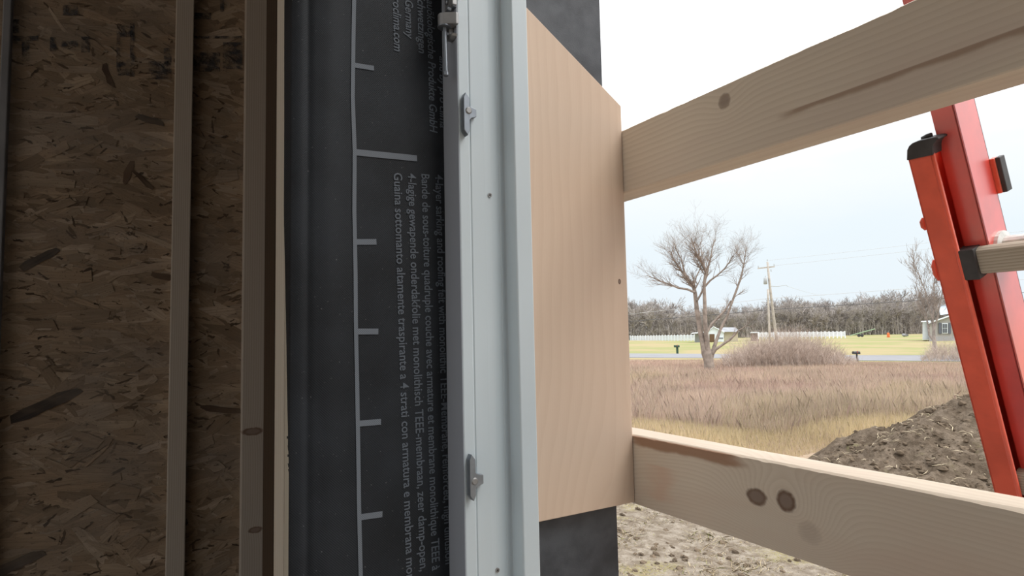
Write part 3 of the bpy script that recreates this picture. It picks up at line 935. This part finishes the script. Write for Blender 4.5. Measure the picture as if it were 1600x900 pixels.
for i in range(900):
    u, v = random.uniform(-4.3, 2), random.uniform(-3.2, 1.0)
    p = MC + RT0 * u + HD * v; p.z = GZ + mound_h(p.x, p.y)
    lump(m, p, random.choice((.015, .02, .025, .03, .04, .06, .09)))
tag(m.build('clods', M_clod, mound, tuple(MC)), kind='stuff')
M_root = plain('pale_roots', (.50, .42, .30), .9, .1, 0, .25, 5)
m = MB()
for i in range(330):
    u, v = random.uniform(-4.4, 1.5), random.uniform(-3.2, .8)
    p = MC + RT0 * u + HD * v; p.z = GZ + mound_h(p.x, p.y) + .01
    a = random.uniform(0, 2 * pi); L = random.uniform(.06, .22)
    dv = Vector((cos(a), sin(a), random.uniform(-.1, .6))) * L
    q = p + dv * .5 + Vector((random.uniform(-.03, .03), random.uniform(-.03, .03), random.uniform(0, .04)))
    m.tube([p, q, p + dv], [.006, .008, .004], 5)
tag(m.build('torn_roots', M_root, mound, tuple(MC), smooth=True), 'pale torn roots', kind='stuff')

M_lit = plain('white_plastic', (.85, .87, .9), .5)
for i, (px, py, s_, lab) in enumerate(((1293.5, 683.5, .05, 'small white scrap of litter on the grass left of the mound, nearer the house rail'), (1305, 683, .07, 'larger white scrap of litter close against the foot of the mound'))):
    p = ground(px, py); m = MB()
    lump(m, Vector((0, 0, s_ * .5)), s_); lump(m, Vector((s_ * .9, 0, s_ * .4)), s_ * .7)
    o = m.build('litter', M_lit); o.location = p
    tag(o, lab, 'litter')

# ------------------------------------------------------------------ bare trees
def bark(name, c, var=.25): return plain(name, c, .9, .1, 0, var, 3)
M_bark = bark('grey_bark', (.30, .25, .215)); M_wood = bark('wood_bark', (.37, .335, .315)); M_thick = bark('thicket_twigs', (.46, .375, .325), .3)
def grow(m, p, d, L, r, lev, up=.15, spread=.55, rmin=.006, side=3):
    n = 4 if lev > 1 else 3
    pts = [p]; rad = [r]; q = p.copy(); dd = d.normalized()
    for i in range(n):
        dd = (dd + Vector((random.gauss(0, .13), random.gauss(0, .13), random.gauss(0, .10) + up * .3))).normalized()
        q = q + dd * (L / n); pts.append(q.copy()); rad.append(max(rmin * .7, r * (1 - .75 * (i + 1) / n)))
    m.tube(pts, rad, 5 if r > .05 else side, cap=False)
    if lev <= 0: return
    k = random.randint(3, 5) if lev > 1 else random.randint(3, 4)
    for i in range(k):
        t = random.uniform(.25, 1.0); j = min(n - 1, int(t * n)); b0 = pts[j].lerp(pts[j + 1], t * n - j)
        o = Vector((random.gauss(0, 1), random.gauss(0, 1), random.gauss(0, .6))); o -= dd * o.dot(dd)
        if o.length < .01: continue
        nd = dd + o.normalized() * random.uniform(spread * .6, spread * 1.5)
        grow(m, b0, nd, L * random.uniform(.5, .8), max(rmin, rad[j] * .6), lev - 1, up, spread, rmin, side)

DT = ground(1108, 583).dot(HD)
def poly(m, pts, d, jit=.5):
    P = []; R = []
    for i, (px, py, rp_) in enumerate(pts):
        P.append(far(px, py, d + jit * i)); R.append(rp_ * d / FOC)
    # smooth
    Q = []; RR_ = []
    for i in range(len(P) - 1):
        for k in range(3):
            t = k / 3; Q.append(P[i].lerp(P[i + 1], t)); RR_.append(R[i] * (1 - t) + R[i + 1] * t)
    Q.append(P[-1]); RR_.append(R[-1])
    m.tube(Q, RR_, 8, cap=False)
    return Q, RR_
def shoots(m, Q, R, t0, n, L, lev, up=.3, spread=.6, rmin=.011):
    for i in range(n):
        t = t0 + (1 - t0) * random.random() ** .8; j = min(len(Q) - 2, int(t * (len(Q) - 1)))
        d = (Q[j + 1] - Q[j]).normalized()
        o = Vector((random.gauss(0, 1), random.gauss(0, 1), random.gauss(0, .5))); o -= d * o.dot(d)
        grow(m, Q[j].copy(), d + o.normalized() * random.uniform(.4, .9), L * random.uniform(.6, 1.15), max(rmin, R[j] * .45), lev, up, spread, rmin)
tr = empty('bare_tree', tuple(far(1108, 586, DT)))
tag(tr, 'large leafless tree of several stems in the middle of the dry field', 'tree')
m = MB()
stems = []
poly(m, [(1110, 588, 9.5), (1108, 572, 7.8), (1107, 556, 7.0), (1106, 546, 5)], DT, 0)
stems.append(poly(m, [(1106, 566, 5.5), (1101, 552, 5), (1098, 534, 4.2), (1094, 516, 3.8), (1089, 484, 3.4), (1086, 458, 3.0), (1083, 445, 2.4), (1072, 432, 2.0), (1062, 420, 1.5), (1052, 404, 1.0), (1048, 392, .6)], DT, .06))
stems.append(poly(m, [(1107, 560, 4.5), (1106, 546, 4), (1104, 528, 3.6), (1102, 508, 3.2), (1101, 470, 2.7), (1100, 446, 2.4), (1103, 424, 2.2), (1098, 411, 1.7), (1091, 402, 1.4), (1085, 388, .9), (1080, 372, .5)], DT, -.06))
stems.append(poly(m, [(1110, 562, 4.2), (1114, 548, 3.2), (1119, 533, 2.6), (1126, 514, 2.0), (1136, 494, 1.8), (1146, 466, 1.7), (1152, 450, 1.6), (1158, 432, 1.3), (1162, 414, 1.0), (1165, 396, .6), (1166, 386, .4)], DT, .03))
stems.append(poly(m, [(1111, 556, 2.8), (1118, 546, 2.3), (1128, 539, 2.0), (1140, 531, 1.8), (1148, 523, 1.5), (1153, 517, 1.2), (1160, 513, .7), (1168, 508, .4)], DT, -.15))
stems.append(poly(m, [(1104, 520, 2.2), (1112, 506, 1.8), (1124, 494, 1.6), (1135, 482, 1.4), (1142, 470, 1.2)], DT, .1))
stems.append(poly(m, [(1086, 457, 1.9), (1074, 452, 1.7), (1060, 450, 1.5), (1046, 444, 1.3), (1034, 440, 1.0), (1020, 434, .7), (1010, 430, .4)], DT, .2))
stems.append(poly(m, [(1101, 448, 1.7), (1110, 438, 1.4), (1121, 430, 1.2), (1132, 420, 1.0), (1140, 409, .7), (1146, 399, .4)], DT, -.2))
stems.append(poly(m, [(1104, 432, 1.7), (1107, 416, 1.4), (1111, 400, 1.1), (1113, 386, .8), (1118, 374, .4)], DT, .1))
stems.append(poly(m, [(1089, 470, 1.6), (1096, 458, 1.4), (1100, 448, 1.2)], DT, 0))
stems.append(poly(m, [(1072, 432, 1.3), (1068, 418, 1.0), (1064, 404, .8), (1056, 390, .6), (1054, 380, .4)], DT, .1))
stems.append(poly(m, [(1084, 446, 1.2), (1088, 432, 1.0), (1094, 420, .7), (1096, 408, .4)], DT, -.1))
m.build('trunk', M_bark, tr, tr.location, smooth=True)
m = MB()
for i, (Q, R) in enumerate(stems):
    t0 = .5 if i < 4 else .25
    shoots(m, Q, R, t0, (40, 44, 28, 8, 5, 22, 20, 18, 2, 17, 12)[i], (1.35, 1.45, 1.2, .7, .8, 1.2, 1.3, 1.35, .8, 1.2, 1.1)[i], 2, .3, .75, .004)
m.build('twigs', M_bark, tr, tr.location)

DR = ground(1462, 556).dot(HD)
t2 = empty('bare_tree', tuple(far(1462, 557, DR)))
tag(t2, 'slim leafless tree on the lawn before the white house, half hidden by the ladder', 'tree')
m = MB(); stems = []
poly(m, [(1462, 557, 3.4), (1461, 545, 2.8), (1459, 530, 2.6)], DR, 0)
stems.append(poly(m, [(1459, 532, 2.5), (1459, 515, 2.1), (1457, 500, 1.7), (1460, 470, 1.3), (1459, 445, .8), (1462, 425, .4)], DR, .05))
stems.append(poly(m, [(1459, 532, 1.8), (1452, 524, 1.5), (1450, 508, 1.3), (1446, 490, 1.0), (1438, 462, .7), (1430, 440, .4)], DR, .2))
stems.append(poly(m, [(1458, 505, 1.4), (1452, 480, 1.1), (1446, 456, .8), (1436, 430, .6), (1424, 412, .4)], DR, -.2))
stems.append(poly(m, [(1460, 514, 1.4), (1466, 490, 1.0), (1472, 460, .8), (1474, 430, .4)], DR, -.1))
m.build('trunk', M_bark, t2, t2.location, smooth=True)
m = MB()
for Q, R in stems: shoots(m, Q, R, .3, 15, 2.0, 2, .5, .5, .013)
m.build('twigs', M_bark, t2, t2.location)

# the wood on the skyline: six kinds of crown, repeated
kinds = []
for k in range(6):
    m = MB()
    H = random.uniform(5.5, 7.5)
    base = Vector((0, 0, 0))
    pts = [Vector((random.gauss(0, .05) * i, random.gauss(0, .05) * i, H * i / 5)) for i in range(6)]
    m.tube(pts, [.22, .19, .16, .13, .11, .09], 5, cap=False)
    for i in range(15):
        t = random.uniform(.12, 1); j = min(4, int(t * 5)); p = pts[j].lerp(pts[j + 1], t * 5 - j)
        a = random.uniform(0, 2 * pi)
        grow(m, p, Vector((cos(a) * .8, sin(a) * .8, random.uniform(.4, 1.5))), random.uniform(2.0, 3.4), .10, 3, .3, .6, .034)
    me_o = m.build('woodland_tree', M_wood)
    kinds.append(me_o)
used = set(); wn = 0
rows = [(212, 4.2, 0), (220, 4.0, 1), (231, 4.2, 2), (244, 4.5, 3)]
top_px = [(980, 470), (1020, 455), (1060, 478), (1110, 470), (1150, 475), (1200, 468), (1240, 460), (1270, 463), (1300, 466), (1340, 460), (1375, 452), (1400, 450), (1440, 453), (1520, 460), (1600, 462)]
def top_at(px):
    for (a, ya), (c, yc) in zip(top_px, top_px[1:]):
        if a <= px <= c: return ya + (yc - ya) * (px - a) / (c - a)
    return 465
for d, step, ri in rows:
    px = 940 + random.uniform(0, 10)
    while px < 1560:
        k = random.randrange(6)
        if k in used: o = kinds[k].copy(); C.objects.link(o)
        else: o = kinds[k]; used.add(k)
        p = far(px, 500, d); o.location = (p.x, p.y, GZ)
        ht = (far(px, top_at(px), d).z - GZ) * (random.uniform(.72, .92) if ri < 2 else random.uniform(.85, 1.05))
        s_ = ht / max(v.co.z for v in o.data.vertices)
        o.scale = (s_ * 1.15, s_ * 1.15, s_); o.rotation_euler = (0, 0, random.uniform(0, 2 * pi))
        tag(o, 'bare grey brown tree in the wood along the skyline behind the fences', 'tree', 'woodland trees along the skyline')
        wn += 1
        px += step * FOC / d * random.uniform(.75, 1.25)
for k in range(6):
    if k not in used: bpy.data.objects.remove(kinds[k])
m = MB()                                  # undergrowth filling the wood's foot
for i in range(5200):
    d = random.uniform(209, 248); px = random.uniform(930, 1570)
    p = far(px, 500, d); p.z = GZ
    L = random.uniform(2.0, 6.2)
    q = p + Vector((random.gauss(0, .7), random.gauss(0, .7), L))
    s2 = Vector((RT0.x, RT0.y, 0)) * random.uniform(.05, .13)
    m.tube([p, p.lerp(q, .5) + s2, q], [.10, .07, .03], 3, cap=False)
    for w_ in range(3):
        b0 = p.lerp(q, random.uniform(.3, .9)); m.tube([b0, b0 + Vector((random.gauss(0, 1), random.gauss(0, 1), random.uniform(.4, 1.8)))], [.055, .02], 3, cap=False)
tag(m.build('undergrowth', M_wood, None, (0, 0, 0)), 'dense grey brown brush under the skyline trees', 'brush', kind='stuff')

# thicket in front of the pole
m = MB()
for i in range(2100):
    px = random.gauss(1228, 56) if random.random() < .7 else random.uniform(1128, 1340)
    if not 1120 < px < 1345: continue
    d = random.uniform(46.5, 54)
    p = far(px, 560, d); p.z = GZ
    prof_ = max(.25, 1 - abs((px - 1225) / 118) ** 2.2)
    L = random.uniform(.5, 1.0) * 2.45 * prof_
    dr = Vector((random.gauss(0, .28), random.gauss(0, .28), 1))
    grow(m, p, dr, L, .016, 1, .1, .5, .006)
tag(m.build('thicket', M_thick, None, (0, 0, 0)), 'low tangled grey brown thicket right of the large field tree', 'thicket', kind='stuff')
m = MB()
for i in range(420):
    px = random.uniform(1440, 1520); d = random.uniform(52, 58)
    p = far(px, 560, d); p.z = GZ
    grow(m, p, Vector((random.gauss(0, .3), random.gauss(0, .3), 1)), random.uniform(.6, 1.5) * min(1, (px - 1432) / 30), .014, 1, .1, .5, .007)
tag(m.build('thicket', M_thick, None, (0, 0, 0)), 'small brown thicket beside the road against the ladder', 'thicket', kind='stuff')

# ------------------------------------------------------------------ utility pole and wires
DP = 94.0
M_pole = plain('weathered_pole', (.44, .40, .36), .85, .1, 0, .15, 2)
M_can = plain('grey_transformer', (.42, .44, .46), .5, .4)
M_wire = plain('dark_wire', (.10, .10, .11), .6); M_wire2 = plain('pale_wire', (.50, .50, .52), .5)
def fp(px, py, dd=0): return far(px, py, DP + dd)
pb_ = fp(1213.6, 530); pb_.z = GZ
up_ = empty('utility_pole', tuple(pb_))
tag(up_, 'grey wooden utility pole with crossarm rising behind the thicket', 'utility pole')
def pbld(name, m, mat, smooth=False): return m.build(name, mat, up_, tuple(pb_), smooth=smooth)
m = MB(); m.tube([pb_, fp(1212, 520), fp(1205, 466), fp(1203, 448), fp(1199, 409)], [.22, .21, .19, .18, .14], 10); pbld('pole', m, M_pole, True)
q = fp(1202.4, 528, -1.4); q.z = GZ
m = MB(); m.tube([q, fp(1202, 515, -1.3), fp(1200.2, 466, -.8), fp(1199.8, 452, -.6)], [.17, .165, .14, .13], 8); pbld('stub_pole', m, M_pole, True)
a, c = fp(1184, 419.5), fp(1210.5, 416.5)
m = MB(); dx = (c - a).normalized(); dyv = ZZ.cross(dx).normalized(); dz = dx.cross(dyv)
m.prism([a + dyv * .06 + dz * .09, a - dyv * .06 + dz * .09, a - dyv * .06 - dz * .09, a + dyv * .06 - dz * .09], c - a); pbld('crossarm', m, M_pole)
for px, py in ((1185, 418), (1199, 408), (1209.5, 415)):
    p = fp(px, py); m = MB(); m.tube([p, p + ZZ * .12, p + ZZ * .18, p + ZZ * .26], [.05, .08, .05, .06], 8); pbld('insulator', m, M_can)
p = fp(1204.5, 421); m = MB(); m.tube([p, p + RT0 * .03 + ZZ * -.35], [.06, .06], 6); pbld('cutout', m, M_can)
a, c = fp(1196, 444), fp(1196, 434)
m = MB(); m.tube([a - ZZ * .02, a, c, c + ZZ * .05], [.20, .27, .27, .2], 14); m.tube([c, c + ZZ * .35], [.05, .04], 6); pbld('transformer', m, M_can, True)
m = MB(); m.tube([fp(1203.5, 447), fp(1215, 447.5), fp(1228, 445.5), fp(1230.5, 447.5)], [.05, .045, .04, .04], 6); pbld('bracket_arm', m, M_can)
def wire(pts, r, mat, label):
    P = [far(px, py, d) for px, py, d in pts]
    Q = []
    for i in range(len(P) - 1):
        for k in range(14):
            t = k / 14; Q.append(P[i].lerp(P[i + 1], t) - ZZ * (.22 * 4 * t * (1 - t) * (P[i + 1] - P[i]).length / 60))
    Q.append(P[-1])
    m = MB(); m.tube(Q, r, 5)
    tag(m.build('power_line', mat, None, tuple(P[0])), label, 'wire', 'power lines')
wire([(900, 499, 108), (1203, 466, DP), (1640, 433, 78)], .026, M_wire2, 'pale power line leaving the pole below its transformer')
wire([(900, 508, 108), (1207, 483.5, DP), (1640, 454, 78)], .042, M_wire, 'lowest and thickest dark power line crossing in front of the wood')
wire([(1210, 415, DP), (1640, 366, 78)], .018, M_wire2, 'thin power line from the right tip of the crossarm')
wire([(1199.5, 407, DP), (1640, 356, 78)], .016, M_wire2, 'uppermost thin power line from the top of the pole')
wire([(1230, 447, DP), (1290, 462, 150)], .02, M_wire2, 'short power line sagging from the bracket arm toward the wood')

# ------------------------------------------------------------------ white fences
M_vinyl = plain('white_vinyl', (.80, .84, .90), .5, .3, 0, .04, 1)
def fence(pxa, pxb, ya, yb, da, db, h, n, label, rails=4):
    A = far(pxa, ya, da); B = far(pxb, yb, db)
    f = empty('white_fence', tuple((A + B) / 2)); tag(f, label, 'fence', None)
    d = (B - A); L = d.length; d.normalize(); nn = Vector((-d.y, d.x, 0)).normalized()
    o3 = tuple((A + B) / 2)
    for i in range(n + 1):
        p = A + d * (L * i / n)
        m = MB(); w_ = .10
        m.prism([p - d * w_ + nn * w_ - ZZ * .3, p + d * w_ + nn * w_ - ZZ * .3, p + d * w_ - nn * w_ - ZZ * .3, p - d * w_ - nn * w_ - ZZ * .3], ZZ * (h + .40))
        m.build('post', M_vinyl, f, o3)
    for k in range(rails):
        z0_ = h * (.12 + .88 * k / rails); hh = h * .66 / rails
        m = MB(); p = A
        m.prism([A + nn * .03 + ZZ * z0_, A - nn * .03 + ZZ * z0_, A - nn * .03 + ZZ * (z0_ + hh), A + nn * .03 + ZZ * (z0_ + hh)], B - A)
        m.build('fence_board', M_vinyl, f, o3)
fence(985, 1085.5, 533, 533, 205, 170, 1.75, 22, 'white board fence left of the field tree, running behind the lawn')
fence(1185, 1320.5, 528.0, 526.5, 150, 150, 1.35, 22, 'white board fence behind the utility pole, right of the low buildings')

# ------------------------------------------------------------------ low buildings beyond the road
M_siding = plain('white_siding', (.74, .80, .86), .6, .2, 0, .04, 1); M_tan = plain('tan_siding', (.52, .46, .36), .8, .2, 0, .08, 1)
M_roof = plain('grey_shingle', (.30, .31, .33), .9, .2, 0, .12, 1); M_trim = plain('pale_trim', (.78, .84, .90), .6)
M_brown = plain('brown_door', (.14, .085, .05), .8); M_glass = plain('dark_window', (.10, .11, .13), .2, .5); M_shut = plain('dark_shutter', (.12, .13, .16), .7); M_shed = plain('reddish_shed', (.24, .18, .16), .9)
M_graywall = plain('grey_wall', (.33, .33, .34), .8)
DG = 150.0
def G(px, py, dd=0): return far(px, py, DG + dd)
def slab(m, pts, depth):                  # a wall outline in the picture's upright plane, given real depth away from the viewer
    P = [far(px, py, d) for px, py, d in pts]
    dv = sum(P, Vector()); dv.z = 0; dv.normalize()
    m.prism(P, dv * depth)
gc = G(1115, 533)
gar = empty('garage', tuple(gc)); tag(gar, 'low white garage with a peaked gable, glimpsed between the stems of the field tree', 'garage')
m = MB(); slab(m, [(1106, 534, DG), (1131, 534, DG), (1131, 518, DG), (1122, 513, DG), (1115, 511.5, DG), (1106, 518, DG)], 7); m.build('wall', M_siding, gar, gc)
m = MB()
for (xa, ya, xb, yb) in ((1104.5, 519, 1115, 511), (1115, 511, 1132, 520)):
    slab(m, [(xa, ya, DG - .4), (xb, yb, DG - .4), (xb, yb - 1.3, DG - .4), (xa, ya - 1.3, DG - .4)], 8)
m.build('roof', M_trim, gar, gc)
m = MB(); slab(m, [(1108.5, 534, DG - .12), (1116.5, 534, DG - .12), (1116.5, 522, DG - .12), (1108.5, 522, DG - .12)], .1); m.build('door', M_brown, gar, gc)
m = MB(); slab(m, [(1121, 529, DG - .12), (1130, 529, DG - .12), (1130, 527.5, DG - .12), (1121, 527.5, DG - .12)], .1); m.build('vent', M_shut, gar, gc)
pc = G(1095, 536)
por = empty('carport', tuple(pc)); tag(por, 'grey lean-to with a thin white roof edge, left of the white garage', 'shed')
m = MB(); slab(m, [(1085.5, 536, DG + 1), (1105, 536, DG + 1), (1105, 521, DG + 1), (1085.5, 522, DG + 1)], 5); m.build('wall', M_graywall, por, pc)
m = MB(); slab(m, [(1079, 521.8, DG - .5), (1106, 519.2, DG - .5), (1106, 518.0, DG - .5), (1081, 520.2, DG - .5)], 6); m.build('roof', M_trim, por, pc)
tc_ = G(1142, 534)
tw = empty('cottage', tuple(tc_)); tag(tw, 'low tan building under a grey hipped roof, right of the white garage', 'house')
m = MB(); slab(m, [(1131.5, 534, DG + 1), (1153, 534, DG + 1), (1153, 518, DG + 1), (1131.5, 518, DG + 1)], 7); m.build('wall', M_tan, tw, tc_)
m = MB(); P = [far(1126, 518.5, DG + .2), far(1155, 518.5, DG + .2), far(1150, 511.5, DG + 4), far(1130, 511.5, DG + 4), far(1126, 518.5, DG + 9), far(1155, 518.5, DG + 9)]
m.add(P, [(0, 1, 2, 3), (1, 5, 2), (0, 3, 4), (4, 3, 2, 5), (0, 4, 5, 1)]); m.build('roof', M_roof, tw, tc_)
sc_ = G(1179, 534)
sh = empty('garden_shed', tuple(sc_)); tag(sh, 'small dull red brown shed between tan building and right white fence', 'shed')
m = MB(); slab(m, [(1173, 534, DG + 2), (1186, 534, DG + 2), (1186, 520, DG + 2), (1173, 520, DG + 2)], 3); m.build('wall', M_shed, sh, sc_)
m = MB(); slab(m, [(1172, 520.4, DG + 1.6), (1187, 520.2, DG + 1.6), (1186, 518.8, DG + 1.6), (1173, 519, DG + 1.6)], 3.6); m.build('roof', M_trim, sh, sc_)

DH = 116.0
def Hp(px, py, dd=0): return far(px, py, DH + dd)
hc = Hp(1500, 532)
hs_ = empty('house', tuple(hc)); tag(hs_, 'white house with dark shutters, partly hidden behind the ladder', 'house')
m = MB(); slab(m, [(1452, 533, DH), (1560, 533, DH), (1560, 505, DH), (1506, 487, DH), (1452, 505, DH)], 9); m.build('wall', plain('shaded_house_siding', (.36, .345, .33), .7), hs_, hc)  # shade on the main wall is painted into its grey siding colour
m = MB(); slab(m, [(1452, 533, DH - .15), (1560, 533, DH - .15), (1560, 526.5, DH - .15), (1452, 526.5, DH - .15)], .3); m.build('foundation', M_graywall, hs_, hc)
m = MB(); slab(m, [(1441.5, 531, DH + 1), (1453, 531, DH + 1), (1453, 503, DH + 1), (1441.5, 503, DH + 1)], 7); m.build('side_wing', M_siding, hs_, hc)
m = MB(); slab(m, [(1439, 503.2, DH + .4), (1454, 502.4, DH + .4), (1454, 500.8, DH + .4), (1439, 501.6, DH + .4)], 8); m.build('wing_roof', M_trim, hs_, hc)
m = MB()
for (xa, ya, xb, yb) in ((1450, 506, 1506, 487), (1506, 487, 1562, 506)):
    slab(m, [(xa, ya, DH - .6), (xb, yb, DH - .6), (xb, yb - 2.0, DH - .6), (xa, ya - 2.0, DH - .6)], 10)
m.build('roof', M_trim, hs_, hc)
m = MB(); slab(m, [(1468, 492, DH + 5), (1484, 490, DH + 5), (1484, 476, DH + 5), (1468, 478, DH + 5)], 3); m.build('upper_storey', M_siding, hs_, hc)
m = MB(); slab(m, [(1466, 478.6, DH + 4.6), (1486, 476.6, DH + 4.6), (1486, 474.8, DH + 4.6), (1466, 476.8, DH + 4.6)], 4); m.build('upper_roof', M_roof, hs_, hc)
for xa in (1472, 1496):
    m = MB(); slab(m, [(xa, 521, DH - .2), (xa + 9, 521, DH - .2), (xa + 9, 505, DH - .2), (xa, 505, DH - .2)], .15); wi = m.build('window', M_trim, hs_, hc)
    m = MB()
    for a_, b_ in ((1, 4.2), (4.8, 8)):
        for u_, v_ in ((520, 513.4), (512.6, 506)):
            slab(m, [(xa + a_, u_, DH - .25), (xa + b_, u_, DH - .25), (xa + b_, v_, DH - .25), (xa + a_, v_, DH - .25)], .1)
    pn = m.build('pane', M_glass, None, tuple(hc)); pn.parent = wi; pn.location = (0, 0, 0)
    for xs_ in (xa - 5, xa + 10):
        m = MB(); slab(m, [(xs_, 521.5, DH - .2), (xs_ + 4, 521.5, DH - .2), (xs_ + 4, 504.5, DH - .2), (xs_, 504.5, DH - .2)], .12); m.build('shutter', M_shut, hs_, hc)

# ------------------------------------------------------------------ mailboxes and small things on the far lawn
M_green = plain('dark_green_plastic', (.035, .075, .05), .6); M_blk = plain('black_metal', (.05, .05, .055), .5); M_red3 = plain('red_flag', (.5, .05, .04), .5)
def mailbox(px, py, mat, label, s, post_w):
    base = ground(px, py); e = empty('mailbox', tuple(base)); tag(e, label, 'mailbox')
    X = Vector((RT0.x, RT0.y, 0)).normalized()
    m = MB(); hw = post_w / 2
    m.prism([base + X * hw + HD * hw, base - X * hw + HD * hw, base - X * hw - HD * hw, base + X * hw - HD * hw], ZZ * (.80 * s)); m.build('post', mat, e, base)
    c = base + ZZ * (.78 * s) - X * (.05 * s)
    prf = [(-.20, 0), (.20, 0), (.20, .16)] + [(.20 * cos(t), .16 + .10 * sin(t)) for t in (pi * .2, pi * .4, pi * .5, pi * .6, pi * .8)] + [(-.20, .16)]
    m = MB(); m.prism([c - X * (.28 * s) + HD * (a_ * s) + ZZ * (b_ * s) for a_, b_ in prf], X * (.56 * s)); bx_ = m.build('box', mat, e, base)
    m = MB(); m.prism([c + HD * (-.22 * s) + ZZ * (k_[0] * s) + X * (k_[1] * s) for k_ in ((.1, -.02), (.1, .02), (.32, .02), (.32, -.02))], HD * .02); m.build('flag', M_red3, e, base)
mailbox(1058.5, 553.2, M_green, 'dark green mailbox on a thick post beyond the road, left of the field tree', 1.15, .24)
mailbox(1339.5, 566.5, M_blk, 'black mailbox on a thin post at the near road edge, right of the thicket', .95, .10)
M_lime = plain('green_paint', (.28, .40, .25), .5)
a, c = far(1328, 524.5, 140), far(1367, 514, 140)
au = empty('grain_auger', tuple(a)); tag(au, 'long green sloping auger on wheels at the far lawn edge', 'auger')
m = MB(); m.tube([a, a.lerp(c, .5), c], [.10, .10, .09], 8); m.build('tube', M_lime, au, a)
for px in (1342, 1347):
    p = far(px, 524.3, 140); m = MB(); m.tube([p - HD * .1, p + HD * .1], [.33, .33], 14); m.build('wheel', M_blk, au, a)
p = far(1345, 521, 140); m = MB(); m.tube([far(1342, 524, 140), p, far(1347, 524, 140)], [.05, .05, .05], 6); m.build('axle_frame', M_lime, au, a)
M_or = plain('orange_plastic', (.75, .18, .06), .5)
p = far(1388, 523.5, 132); m = MB(); m.tube([p - ZZ * .5, p - ZZ * .2, p + ZZ * .35, p + ZZ * .5], [.32, .30, .24, .18], 12)
tag(m.build('orange_barrel', M_or, None, tuple(p)), 'small orange barrel at the far edge of the lawn', 'barrel')
p = far(1412.5, 523.5, 128); m = MB(); lump(m, Vector((0, 0, 0)), .5); lump(m, Vector((.4, .2, -.05)), .4)
o = m.build('stone', plain('grey_stone', (.30, .30, .31), .9)); o.location = p; tag(o, 'grey stone at the far lawn edge, right of the orange barrel', 'stone')
